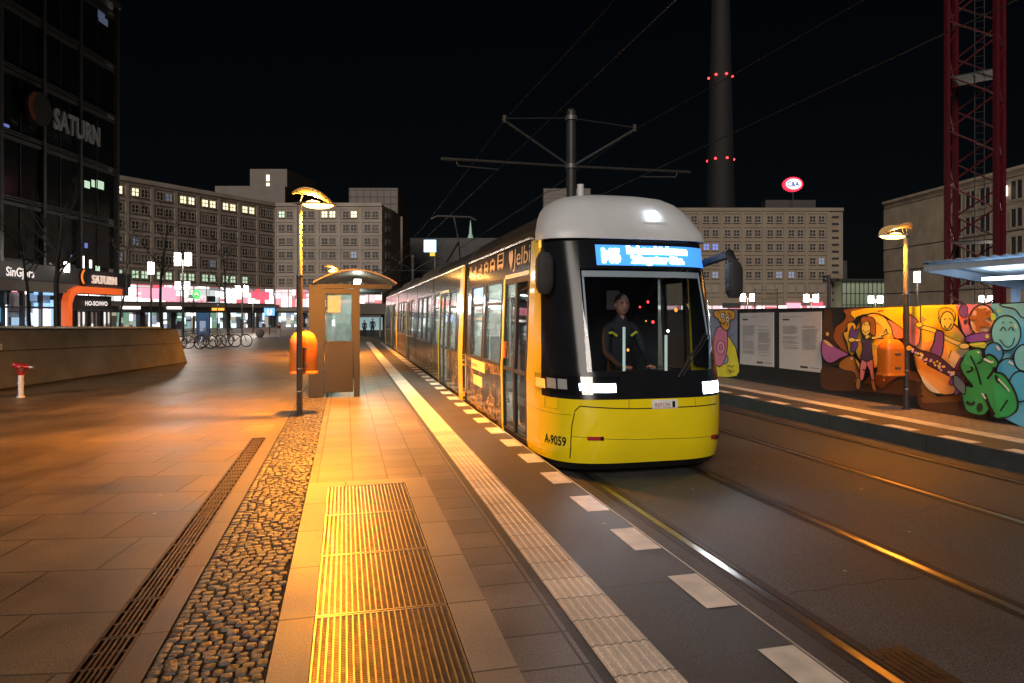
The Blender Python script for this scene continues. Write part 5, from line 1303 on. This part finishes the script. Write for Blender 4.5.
# ---- glass department building on the left with grid facade
GB, GBO = bldg('glass_store', -29, 45, 'dark glass fronted store building with a grid of grey mullions at the left edge', 'building', 0)
f = Fac(GB, GBO, -28.92, 14, -28.92, 50)
zs = [4.7, 8.3, 12.1, 15.9, 19.6, 23.4]; D1 = 36.
b = f.mb('slab_dark'); b.box(0, D1, -20, -.6, 4.7, 24.1); b.mat('mullion'); b.box(-.3, D1+.15, -20, .25, 24.1, 24.5); f.build(b, 'building_core')
us = [f.u_at(p) for p in (80, 38, 0)]; mp = (us[0]-us[2])/2
ucols = [D1]+[us[0]-mp*k for k in range(0, 8) if us[0]-mp*k > 0]+[0]
for zi in range(5):
    for a, c in zip(ucols[1:], ucols):
        b = f.mb('curtain'); b.box(a+.12, c-.12, -.22, -.18, zs[zi]+.35, zs[zi+1]-.25); b.mat('conc_dark'); mid = (a+c)/2
        b.box(mid-.03, mid+.03, -.18, -.12, zs[zi]+.35, zs[zi+1]-.25); f.build(b, 'window')
b = f.mb('mullion')
for u in ucols: b.box(u-.12, u+.12, -.2, .12, 4.7, 24.1)
for z in zs[1:]:
    b.box(0, D1, -.2, -.02, z-.25, z-.05); b.box(0, D1, -.2, .05, z+.05, z+.12); b.box(0, D1, -.2, .05, z+.2, z+.27)
f.build(b, 'facade_grid')
# a few lit office panes
for px0, px1, py0, py1, mt in ((87, 92, 181, 188, 'lit_green'), (94, 97, 180, 187, 'lit_green'), (99, 106, 181, 189, 'lit_green'), (81, 83, 257, 267, 'lit_green'), (84.5, 86.5, 256, 268, 'ssign'), (92, 94, 260, 268, 'ssign'), (98, 102, 266, 272, 'lit_green'), (87, 90, 243, 248, 'lit_blue'), (73, 75, 255, 258, 'lit_blue'), (100, 107, 12, 19, 'lit_dim'), (101, 110, 17, 24, 'lit_dim'), (6, 12, 124, 127, 'lit_blue')):
    u0, u1 = f.u_at(px0), f.u_at(px1); d = f.d_at((u0+u1)/2); b = f.mb(mt); b.box(u0, u1, -.176, -.15, Z(py1, d), Z(py0, d)); f.build(b, 'lit_pane')
# fascia, canopy and shops
b = f.mb('slab_dark'); b.box(0, D1+.2, -.2, .9, 3.72, 4.68); b.mat('facade2'); b.box(0, D1+.2, -.2, .75, 3.1, 3.715); f.build(b, 'fascia')
b = f.mb('conc_dark'); b.box(0, D1, -2.6, -2.4, 0, 3.1); b.mat('mullion')
uu = 0.
while uu < f.u_at(60): b.box(uu-.07, uu+.07, -.15, .1, 0, 3.1); uu += 1.55
b.box(0, f.u_at(60), -.1, .05, 2.1, 2.22); f.build(b, 'shop_front')
for a, c, nm in ((0, f.u_at(36), 4), (f.u_at(36), f.u_at(56), 6)):
    b = shop_fill(f, a, c, .05, 3.05, CL, -.15, .35, 1.2, nm); f.build(b, 'shop_window')
M['shop_panel'] = emat('lit_panel', (.85, .93, 1.), 2.6); M['shop_panel_b'] = emat('lit_panel_blue', (.3, .6, 1.), 1.2)
for px0, px1, py0, py1, mt in ((36, 52, 309, 326, 'shop_panel'), (36, 55, 303, 308.5, 'shop_panel_b'), (36, 56, 288, 295, 'shop_panel_b'), (3, 8.5, 305, 326, 'shop_panel'), (0, 2.5, 308, 322, 'shop_panel_b'), (52.5, 57, 300, 326, 'shop_panel_b'), (14, 19, 286, 292, 's_pink'), (24, 30, 287, 294, 'ssign')):
    u0, u1 = f.u_at(px0), f.u_at(px1); d = f.d_at((u0+u1)/2); b = f.mb(mt); b.box(u0, u1, -.14, -.1, Z(py1, d), Z(py0, d)); f.build(b, 'lit_panel')
# orange portal with doors
u0, u1 = f.u_at(62, .6), f.u_at(117, .6); b = f.mb('ored'); zt = 3.55; w_ = .42
prof = [(u0, 0), (u0, zt-1.0), (u0+.3, zt-.3), (u0+1.0, zt), (u1, zt), (u1, zt-w_), (u0+1.1, zt-w_), (u0+w_+.25, zt-.62), (u0+w_, zt-1.1), (u0+w_, 0)]
b.loft([[(u, n, z) for u, z in prof] for n in (.55, .98)]); po = f.build(b, 'portal_frame')
b = f.mb('slab_dark'); b.box(u0+w_+.02, u1, -.1, .2, 0, zt-w_-.1); b.mat('mullion')
n = 8
for i in range(n+1): u = u0+2.0+(u1-u0-2.2)*i/n; b.box(u-.07, u+.07, .2, .3, 0, 2.0)
b.box(u0+.5, u1, .2, .32, 1.98, 2.1); f.build(b, 'entrance_door', po)
for i in range(n):
    if i % 3 == 2: continue
    u = u0+2.0+(u1-u0-2.2)*i/n; b = f.mb(WM[i % 5]); b.box(u+.2, u+.6, .202, .22, .1, 1.1); b.mat(WM[(i*2+1) % 5]); b.box(u+.2, u+.6, .202, .22, 1.1, 1.9); f.build(b, 'door_pane', po)
b = f.mb('ssign'); uu = f.u_at(84)
for k, ch in enumerate('HO:SO/WO'): pass
M['dimlet'] = emat('portal_lettering', (1., .9, .85), .9); b.m = ['dimlet']
b.text('HO-SO/WO', .42, lambda x, y, z: f.p(f.u_at(85, .34)+x, .34, 2.35+y), bold=.012, sx=1.15); f.build(b, 'portal_lettering', po)
# store signs: letters and ringed planet mark
M['signgrey'] = emat('faint_glow_letters', (.5, .5, .5), .02, (.2, .2, .2)); M['signlit'] = emat('lit_letters', (1., .72, .6), .55, (.7, .6, .5))  # grey letters get a faint glow of their own, painted as emission
def store_sign(px0, px1, pyb, hgt, mt, n, lpx, lr):
    u0, u1 = f.u_at(px0, n), f.u_at(px1, n); d = f.d_at(u0); z = Z(pyb, d); t = MB(mt); t.text('SATURN', hgt, lambda x, y, zz: (x, y, zz), bold=.03); wd = max(v[0] for v in t.v)
    b = f.mb(mt); b.text('SATURN', hgt, lambda x, y, zz: tuple(f.p(u0+x*(u1-u0)/wd, n+zz, z+y)), bold=.045*hgt/1.8 if hgt > 1 else .004, extrude=.06); o = f.build(b, 'sign_letters')
    b = f.mb('matt'); uc = f.u_at(lpx, n); zc = z+hgt*.45; b.loft([[(uc+lr*math.cos(2*math.pi*j/28), nn, zc+lr*math.sin(2*math.pi*j/28)) for j in range(28)] for nn in (n-.3, n)]); lo = f.build(b, 'sign_planet')
    M.setdefault('ringor', emat('sign_ring_orange', (1., .25, .04), .004, (.10, .022, .005))); nm = 'ringor' if mt == 'signgrey' else 's_ring'
    b = f.mb(nm); pts = [(uc-lr*.95*math.cos(R(a))-.15*lr, zc+lr*1.0*math.sin(R(a))) for a in range(-60, 75, 9)]; q2 = [(uc-lr*.70*math.cos(R(a))-.02*lr, zc+lr*.8*math.sin(R(a))) for a in range(-60, 75, 9)]
    N = len(pts); b.add([(u, n+.02, z2) for u, z2 in pts+q2], [(i, i+1, N+i+1, N+i) for i in range(N-1)]); f.build(b, 'sign_ring', lo)
store_sign(53.5, 99.5, 127.2, 1.75, 'signgrey', .55, 41, 1.0)
store_sign(92, 116.5, 283.2, .80, 'signlit', 1.02, 86.5, .55)
b = f.mb('dimlet'); b.text('SinGjors', .72, lambda x, y, z: tuple(f.p(f.u_at(6, .95)+x, .95, Z(275.5, f.d_at(f.u_at(6, .95)))+y)), bold=.01, sx=.9); f.build(b, 'shop_sign')
b = f.mb('lantern'); u0 = f.u_at(65.5, 1.1); b.box(u0, u0+.22, 1.0, 1.22, Z(272, f.d_at(u0)), Z(262, f.d_at(u0))); f.build(b, 'wall_lantern')
b = f.mb('silver'); b.box(f.u_at(48, 1.), f.u_at(57, 1.), .9, 1.1, 4.75, 4.85); f.build(b, 'fascia_light')
# ------------------------------------------------------------------ trees, lanterns, bicycles, small street things
def tree(px, d, hgt, r0, label, seed, z0=0., spread=.7):
    rnd = random.Random(seed); q = P(px, d, z0); root = empty('bare_tree', q, label, 'tree', 'bare winter trees on the plaza')
    tr = MB('bark'); cr = MB('bark')
    def branch(p, dr, L, r, lev):
        n = 4; pts = [p]; rs = [r]; v = Vector(dr)
        for i in range(n):
            v = (v + Vector((rnd.uniform(-1, 1), rnd.uniform(-1, 1), rnd.uniform(-.3, .7)))*.14).normalized(); p = p+v*L/n; pts.append(p); rs.append(max(.004, r*(1-.65*(i+1)/n)))
        (tr if lev == 0 else cr).tube(pts, rs, 7 if lev < 2 else 4)
        if lev < 4:
            k = {0: 9, 1: 5, 2: 4, 3: 3}[lev]
            for j in range(k):
                t = rnd.uniform(.5 if lev == 0 else .2, 1.); i = min(n-1, int(t*n)); base = pts[i]+(pts[i+1]-pts[i])*(t*n-i)
                a = rnd.uniform(0, 2*math.pi); up = rnd.uniform(.35, 1.0); dd = Vector((math.cos(a)*spread, math.sin(a)*spread, up)).normalized()
                if lev: dd = (dd*.75+v*.6).normalized()
                branch(base, dd, L*rnd.uniform(.28, .44), max(.004, rs[i]*.45), lev+1)
    branch(Vector((0, 0, 0)), (0, 0, 1), hgt, r0, 0)
    tr.build('trunk', root); cr.build('crown', root)
tree(31, 36, 6.0, .11, 'thin bare tree standing before the blue lit shop front', 3)
tree(58, 33, 6.6, .17, 'thickest bare tree, just left of the orange portal', 8)
tree(119, 44, 7., .08, 'thin bare tree at the corner of the glass store', 5)
tree(163, 50, 8., .14, 'bare tree between the single and the twin lantern posts', 14)
tree(229, 48, 6.0, .11, 'bare tree rising above the parked bicycles', 21)
tree(193, 62, 3.2, .06, 'small young bare tree behind the blue information pillar', 33)

def lantern(name, px, d, pytop, hb, nb, label, w_=.26, pw=28., z0=0.):
    z = gz(P(px, d).y)+z0; q = P(px, d, z); root = empty(name, q, label, 'street lantern', 'white street lanterns on the plaza', rz=-TH)
    zt = Z(pytop, d)-z; m = MB('lamp_dark'); m.cyl((0, 0), .085, 0, zt-hb*.6, 12, .06)
    if nb == 2: m.tube([(-.32*w_/.26, 0, zt-hb*.55), (.32*w_/.26, 0, zt-hb*.55)], .035, 8)
    m.build('pole', root, smooth=True)
    for s in ((-1, 1) if nb == 2 else (0,)):
        x = s*.32*w_/.26; m = MB('lantern'); m.box(x-w_/2, x+w_/2, -w_/2, w_/2, zt-hb, zt); m.build('lamp_shade', root)
        m = MB('lamp_dark'); m.box(x-w_/2-.02, x+w_/2+.02, -w_/2-.02, w_/2+.02, zt+.001, zt+.05); m.build('lamp_cap', root); m = MB('lamp_dark'); m.box(x-w_/2-.02, x+w_/2+.02, -w_/2-.02, w_/2+.02, zt-hb-.05, zt-hb-.001); m.build('lamp_cap', root)
    light('lantern_light', 'POINT', (0, -.8, zt-hb/2), pw*LK, (1., .88, .76), .5, parent=root)
LK = 26.
lantern('twin_lantern', 183, 45, 253, .83, 2, 'tall twin lantern with two bright white boxes, above the bicycles', .29)
lantern('single_lantern', 151, 58, 262.5, .98, 1, 'single white box lantern left of the tall twin lantern', .36)
lantern('twin_lantern', 182.5, 92, 282, 1.0, 2, 'second twin lantern, seen directly below the tallest one', .5, 40)
lantern('twin_lantern', 242, 100, 286, .95, 2, 'twin round lantern in front of the pink shop windows', .5, 60)
lantern('single_lantern', 217.5, 105, 292, .7, 1, 'small single lantern before the shops, right of the green ring sign', .4, 40)
lantern('single_lantern', 253, 110, 299, .6, 1, 'small low lantern at the far corner of the two wings', .4, 40)
lantern('twin_lantern', 747.5, 88, 294, .95, 2, 'twin white lantern above the left poster on the hoarding', .5, 60)
lantern('twin_lantern', 811, 88, 294.5, .95, 2, 'twin white lantern above the right poster beside the dark signal pole', .5, 60)
lantern('twin_lantern', 875.5, 92, 296, .95, 2, 'twin white lantern in front of the glazed hall', .5, 60)
lantern('single_lantern', 917, 40, 272, .6, 1, 'white box lantern just right of the right lamp post', .24, 20)
lantern('twin_lantern', 986, 60, 296, .5, 2, 'low white lantern behind the crane mast legs', .3, 40)

# bicycles
def bicycle():
    root = empty('bicycle', (0, 0, 0), 'x', 'bicycle', 'bicycles parked at the end of the wall')
    for x in (-.52, .52):
        m = MB('rubber'); n = 28; pr = [(x+.33*math.cos(2*math.pi*j/n), 0, .34+.33*math.sin(2*math.pi*j/n)) for j in range(n)]
        m.tube(pr+[pr[0], pr[1]], .024, 6); m.mat('silver')
        for j in range(10): a = 2*math.pi*j/10; m.tube([(x, 0, .34), (x+.31*math.cos(a), 0, .34+.31*math.sin(a))], .004, 4)
        pr = [(x+.305*math.cos(2*math.pi*j/n), 0, .34+.305*math.sin(2*math.pi*j/n)) for j in range(n)]; m.tube(pr+[pr[0], pr[1]], .013, 5); m.build('wheel', root)
    m = MB('steel')
    for a, c in (((-.52, .34), (-.12, .30)), ((-.12, .30), (-.25, .86)), ((-.25, .80), (-.52, .34)), ((-.23, .76), (.36, .80)), ((-.12, .30), (.37, .70)), ((.34, .92), (.52, .34))): m.tube([(a[0], 0, a[1]), (c[0], 0, c[1])], .018, 6)
    m.build('frame', root)
    m = MB('steel'); m.tube([(.34, 0, .9), (.31, 0, 1.02)], .015, 6); m.tube([(.22, -.28, 1.04), (.32, -.1, 1.03), (.32, .1, 1.03), (.22, .28, 1.04)], .014, 6); m.build('handlebar', root)
    m = MB('rubber'); m.loft([[(-.42, -.08, .88), (-.42, .08, .88), (-.42, .08, .93), (-.42, -.08, .93)], [(-.16, -.025, .9), (-.16, .025, .9), (-.16, .025, .93), (-.16, -.025, .93)]]); m.build('saddle', root)
    return root
bp = bicycle()
for i, (px, d, a, lb) in enumerate(((237, 36.5, -5, 'bicycle at the right end of the parked row'), (225, 36.0, 8, 'second bicycle from the right end of the parked row'), (212, 35.4, -12, 'third bicycle in the parked row, near the blue pillar'), (199.5, 34.5, 15, 'fourth bicycle in the parked row, under the twin lantern'), (190, 33.6, 55, 'bicycle nearest the sloping end of the concrete wall'))):
    c = bp if i == 0 else copy_tree(bp); c.location = P(px, d); c.rotation_euler = (R(4), 0, R(a)-TH); c['label'] = lb
# bike stand information pillar
q = P(203.5, 46); o = empty('information_pillar', q, 'slim blue information pillar with a dark screen behind the bicycles', 'pillar', rz=-TH)
M['bluepaint'] = pmat('blue_paint', (.03, .10, .25), .4); m = MB('bluepaint'); m.box(-.42, .42, -.1, .1, 0, 1.85); m.build('pillar_body', o); m = MB('lit_dim'); m.box(-.2, .2, -.12, -.102, .6, 1.3); m.build('screen', o)
q = P(260, 62, gz(P(260, 62).y)); o = empty('stone_ball', q, 'round grey stone ball bollard on the plaza', 'bollard'); m = MB('concrete'); m.ell((0, 0, .38), .38, .38, .38, 20, 12); m.cyl((0, 0), .3, 0, .05, 16); m.build('ball', o, smooth=True)
q = P(279, 70, gz(P(279, 70).y)); o = empty('post_bollard', q, 'pale post bollard right of the stone ball', 'bollard'); m = MB('whitepaint'); m.cyl((0, 0), .16, 0, 1.6, 12); m.mat('redpaint').cyl((0, 0), .162, .9, 1.2, 12); m.build('post', o, smooth=True)
q = P(269.5, 100, gz(P(269, 100).y)); o = empty('subway_sign', q, 'blue lit square subway entrance sign left of the lamp post', 'sign', rz=-TH)
m = MB('s_blue'); m.box(-.75, .75, -.1, .1, Z(315.5, 100)+1.2, Z(308, 100)+1.2); fc = m.build('sign_panel', o); m = MB('ssign'); m.text('U', .95, lambda x, y, z: (x-.3, -.115, Z(315.5, 100)+1.33+y), bold=.05); m.build('sign_letter', fc); m = MB('steel'); m.cyl((0, 0), .08, 0, Z(315.5, 100)+1.2, 8); m.build('pole', o)
# people far away
def person(px, d, hgt, label, coat, pose=0., face=math.pi):
    z = gz(P(px, d).y); q = P(px, d, z); root = empty('person', q, label, 'person', rz=pose); k = hgt/1.75
    V = [(0, 0, .95, .14, .11), (0, 0, 1.15, .14, .1), (0, 0, 1.38, .17, .1), (0, 0, 1.5, .06, .06), (-.2, 0, 1.4, .06), (-.25, .03, 1.12, .05), (-.24, -.06, .88, .04), (.2, 0, 1.4, .06), (.25, .03, 1.12, .05), (.24, -.06, .88, .04),
         (-.1, 0, .88, .1), (-.11, -.05, .48, .07), (-.12, .06, .08, .05), (-.12, -.08, .05, .045), (.1, 0, .88, .1), (.11, -.0, .48, .07), (.12, .1, .08, .05), (.12, -.04, .05, .045)]
    E = [(0, 1), (1, 2), (2, 3), (2, 4), (4, 5), (5, 6), (2, 7), (7, 8), (8, 9), (0, 10), (10, 11), (11, 12), (12, 13), (0, 14), (14, 15), (15, 16), (16, 17)]
    skin('body', [tuple(a*k for a in v) for v in V], E, 0, coat, root, 1)
    m = MB('skin'); head(m, (0, 0, 1.62*k), 1.0*k, 0, False); m.build('head', root, smooth=True); m = MB('hair'); m.ell((0, .02, 1.66*k), .09*k, .1*k, .09*k, 10, 6); m.build('hair', root, smooth=True)
M['coat_pink'] = pmat('pale_coat', (.3, .2, .19), .8)
person(364.5, 66, 1.62, 'person in dark clothes walking beyond the end of the platform, left of a pair', 'jacket', .4)
person(372.5, 64, 1.74, 'person in a dark coat walking beyond the platform, beside the tram rear', 'jacket', -.3)
person(343, 22, 1.7, 'person in a dark coat waiting behind the shelter glass', 'jacket', .6)
# entrance kiosk behind the platform end
q = P(371, 88, -1.1); o = empty('entrance_kiosk', q, 'grey entrance building with a lit frame beyond the end of the platform', 'kiosk', rz=-TH)
m = MB('facade2'); m.box(-4.5, 2.8, 0, 5, 2.9, 4.3); m.box(-4.5, -3.4, 0, 5, 0, 2.9); m.box(1.7, 2.8, 0, 5, 0, 2.9); m.mat('slab_dark'); m.box(-3.4, 1.7, 3, 3.2, 0, 2.9); m.build('kiosk_body', o); m = MB(DN[1]); m.box(-2.2, .9, 2.9, 2.99, .8, 2.5); m.build('shop_window', o); m = MB('facade'); m.box(-2.5, 1.2, .3, .5, 2.6, 2.75); m.box(-2.5, -2.3, .3, .5, 0, 2.6); m.box(1., 1.2, .3, .5, 0, 2.6); m.build('door_frame', o)

# ------------------------------------------------------------------ overhead line
def mast(x, y, label, ztop=6.5):
    z = -.22+gz(y); root = empty('catenary_mast', (x, y, z), label, 'mast', 'masts between the two tracks')
    m = MB('mast'); m.cyl((0, 0), .13, 0, ztop-z, 20, .11); m.ell((0, 0, ztop-z), .11, .11, .1, 16, 6, 0, 90); m.build('pole', root, smooth=True)
    for s in (-1, 1):
        m = MB('mast'); zz = 5.22-z; m.tube([(s*.1, 0, zz), (s*3.1, 0, zz+.02)], .035, 8); a = m.build('bracket_arm', root, smooth=True)
        m = MB('mast'); m.tube([(s*.12, 0, 5.28-z), (s*1.62, 0, 6.2-z)], .032, 8); m.tube([(s*.1, 0, 6.36-z), (s*1.62, 0, 6.25-z)], .012, 6); m.build('strut', root, smooth=True)
        m = MB('mast'); m.tube([(s*2.75, 0, zz-.02), (s*2.7, 0, zz-.12), (s*1.75, 0, zz-.16)], .018, 6); m.build('steady_arm', a, smooth=True)
        m = MB('conc_dark'); m.cyl((s*1.62, 0), .05, 6.15-z, 6.32-z, 10); m.build('insulator', root, smooth=True)
    for zz in (5.22, 6.36): m = MB('steel'); m.cyl((0, 0), .145, zz-z-.05, zz-z+.05, 16); m.build('clamp', root, smooth=True)
mast(5.2, 15.4, 'tall dark overhead line mast with crossed struts rising behind the tram cab'); mast(5.2, 54.5, 'far overhead line mast beside the end of the tram', 6.4)
def wire(name, pts, r, label, cat='wire', grp='overhead wires of the tram line', mt='wire'):
    m = MB(mt); c = pts[len(pts)//2]; m.tube(pts, r, 5); o = m.build(name, off=c); o.location = c; tag(o, label, cat, grp)
def sag(x, z, s=.0, ys=None):
    ps = []
    for y0, y1 in ((-20, 15.4), (15.4, 54.5), (54.5, 90)):
        for k in range(8): t = k/8; ps.append((x, y0+(y1-y0)*t, z-4*s*t*(1-t)))
    ps.append((x, 90, z)); return ps
wire('contact_wire', sag(3.42, 5.06), .009, 'lower contact wire above the near track'); wire('messenger_wire', sag(3.58, 6.22, .35), .009, 'upper messenger wire above the near track')
wire('contact_wire', sag(6.95, 5.06), .009, 'lower contact wire above the far track'); wire('messenger_wire', sag(6.82, 6.2, .35), .009, 'upper messenger wire above the far track')
wire('span_wire', [(3.6, 22, 3.85), (4.6, 15.6, 4.6), (5.2, 15.4, 4.75)], .008, 'thin slanting cable running from the mast down to the tram roof', 'cable')

# ------------------------------------------------------------------ crane mast, right shelter, signal pole, scaffold
q = P(975, 34, -.3); cr = empty('crane_mast', q, 'tall red lattice crane mast standing behind the painted hoarding', 'crane mast')
a0 = R(45)-TH+R(2); hw = 1.42; leg = [(hw*math.cos(a0+R(90)*k-R(135)+R(0)), hw*math.sin(a0+R(90)*k-R(135))) for k in range(4)]
Htop = 26.
for k in range(4):
    m = MB('crane'); x, y = leg[k]; m.box(x-.10, x+.10, y-.10, y+.10, 0, Htop); m.build('mast_leg', cr)
seg = 2.72; n = int(Htop/seg)
for k in range(4):
    m = MB('crane'); A_, B_ = leg[k], leg[(k+1) % 4]
    for i in range(n):
        z0 = i*seg+.3
        m.tube([(A_[0], A_[1], z0), (B_[0], B_[1], z0+seg/2)], .045, 6); m.tube([(B_[0], B_[1], z0+seg/2), (A_[0], A_[1], z0+seg)], .045, 6)
    m.build('lattice_brace', cr)
m = MB('steel')
for s in (-.2, .2): m.tube([(.5+s*.7, .2-s*.7, 0), (.5+s*.7, .2-s*.7, Htop)], .022, 5)
for i in range(int(Htop/.35)): m.tube([(.36, .34, .3+i*.35), (.64, .06, .3+i*.35)], .012, 4)
m.build('ladder', cr)
for z in (5.6, 13.8, 21.5):
    m = MB('matt'); m.add([(leg[k][0]*.85, leg[k][1]*.85, z) for k in range(4)]+[(leg[k][0]*.85, leg[k][1]*.85, z+.06) for k in range(4)], [(0, 1, 2, 3), (4, 5, 6, 7), (0, 1, 5, 4), (1, 2, 6, 5), (2, 3, 7, 6), (3, 0, 4, 7)]); m.build('platform', cr)
# right shelter with a corrugated roof lit blue white
RS = empty('lit_shelter', (18.5, 11, 0), 'shelter with a corrugated roof lit blue white by a tube, behind the hoarding', 'shelter'); RO = (18.5, 11, 0)
M['shroof'] = pmat('shelter_blue_steel', (.42, .5, .6), .4, .1, var=.1)
Y1, Y0_ = 15.8, 5.0; XA, XB = 15.7, 19.2
def rz(x): return 2.98-(x-XA)*.135
m = MB('shroof'); n = 64; vs = []; fs = []
for i in range(n+1):
    y = Y1-(Y1-Y0_)*i/n
    h = .045 if i % 2 else -.0
    for x in (XA-.1, XB): vs.append((x, y, rz(x)+.14+h)); vs.append((x, y, rz(x)+.16+h))
for i in range(n):
    a = 4*i; fs += [(a, a+2, a+6, a+4), (a+1, a+5, a+7, a+3), (a, a+4, a+5, a+1), (a+2, a+3, a+7, a+6)]
m.add(vs, fs); m.build('roof', RS, RO)
for y in (15.7, 11.5, 7.2):
    m = MB('shroof'); m.loft([[(x, y-.05, rz(x)-.10), (x, y+.05, rz(x)-.10), (x, y+.05, rz(x)+.13), (x, y-.05, rz(x)+.13)] for x in (XA, XB)]); m.build('roof_beam', RS, RO)
    m = MB('shroof'); m.box(18.7, 18.86, y-.08, y+.08, 0, rz(18.78)-.10); m.build('post', RS, RO)
m = MB('shroof'); m.loft([[(XA+x, y, rz(XA)+z) for x, z in ((-.02, -.06), (.04, -.06), (.04, .1), (-.02, .1))] for y in (Y0_, Y1)]); m.build('edge_beam', RS, RO)
m = MB('tube'); m.box(16.9, 17.25, 5.5, 15.1, rz(17)-.16, rz(17)-.08); tb_ = m.build('tube_lamp', RS, RO)
light('shelter_light', 'AREA', (17.1, 10.3, rz(17)-.2), 700, (.45, .7, 1.), shape='RECTANGLE', size=.4, size_y=9.)
light('shelter_light_up', 'AREA', (16.6, 10.3, rz(17)-.3), 40, (.3, .6, 1.), rot=(R(180), 0, 0), shape='RECTANGLE', size=.4, size_y=9.)
q = P(829, 60, -.5); o = empty('signal_pole', q, 'dark signal pole with small lamp boxes right of the office block', 'pole', rz=-TH); m = MB('lamp_dark'); m.cyl((0, 0), .28*.5, 0, Z(275, 60)+.5, 10); m.build('pole', o)
for s, y in ((-1, 277), (-1, 281), (1, 280)): m = MB('lamp_dark'); m.box(s*.3-.18, s*.3+.18, -.15, .15, Z(y+1.5, 60)+.5, Z(y-1.5, 60)+.5); m.build('signal_head', o)
q = P(766, 70, -.6); o = empty('scaffold', q, 'small steel scaffold frame in front of the office block shops', 'scaffold', rz=-TH); m = MB('steel')
for x in (-1.15, 1.15): m.tube([(x, 0, 0), (x, 0, Z(288, 70)+.6)], .05, 6)
for y in (290, 294, 299, 303): m.tube([(-1.2, 0, Z(y, 70)+.6), (1.2, 0, Z(y, 70)+.6)], .035, 6)
m.build('scaffold_frame', o)
# pantograph-like cross span and gridded tower top behind the mast
q = P(566, 200, -1.2); o = empty('gridded_tower', q, 'pale gridded tower top seen behind the overhead line mast', 'tower', rz=-TH); k = 200/F; m = MB('facade2'); m.box(-22*k, 24*k, 0, 8, 0, Z(188.5, 200)+1.2); m.mat('mullion')
for i in range(7): x = (-22+46*i/6)*k; m.box(x-.1, x+.1, -.12, 0, 30, Z(188.5, 200)+1.2)
for y in (190, 194, 198, 202): m.box(-22*k, 24*k, -.1, -.001, Z(y, 200)+1.1, Z(y, 200)+1.3)
m.build('tower_top', o)
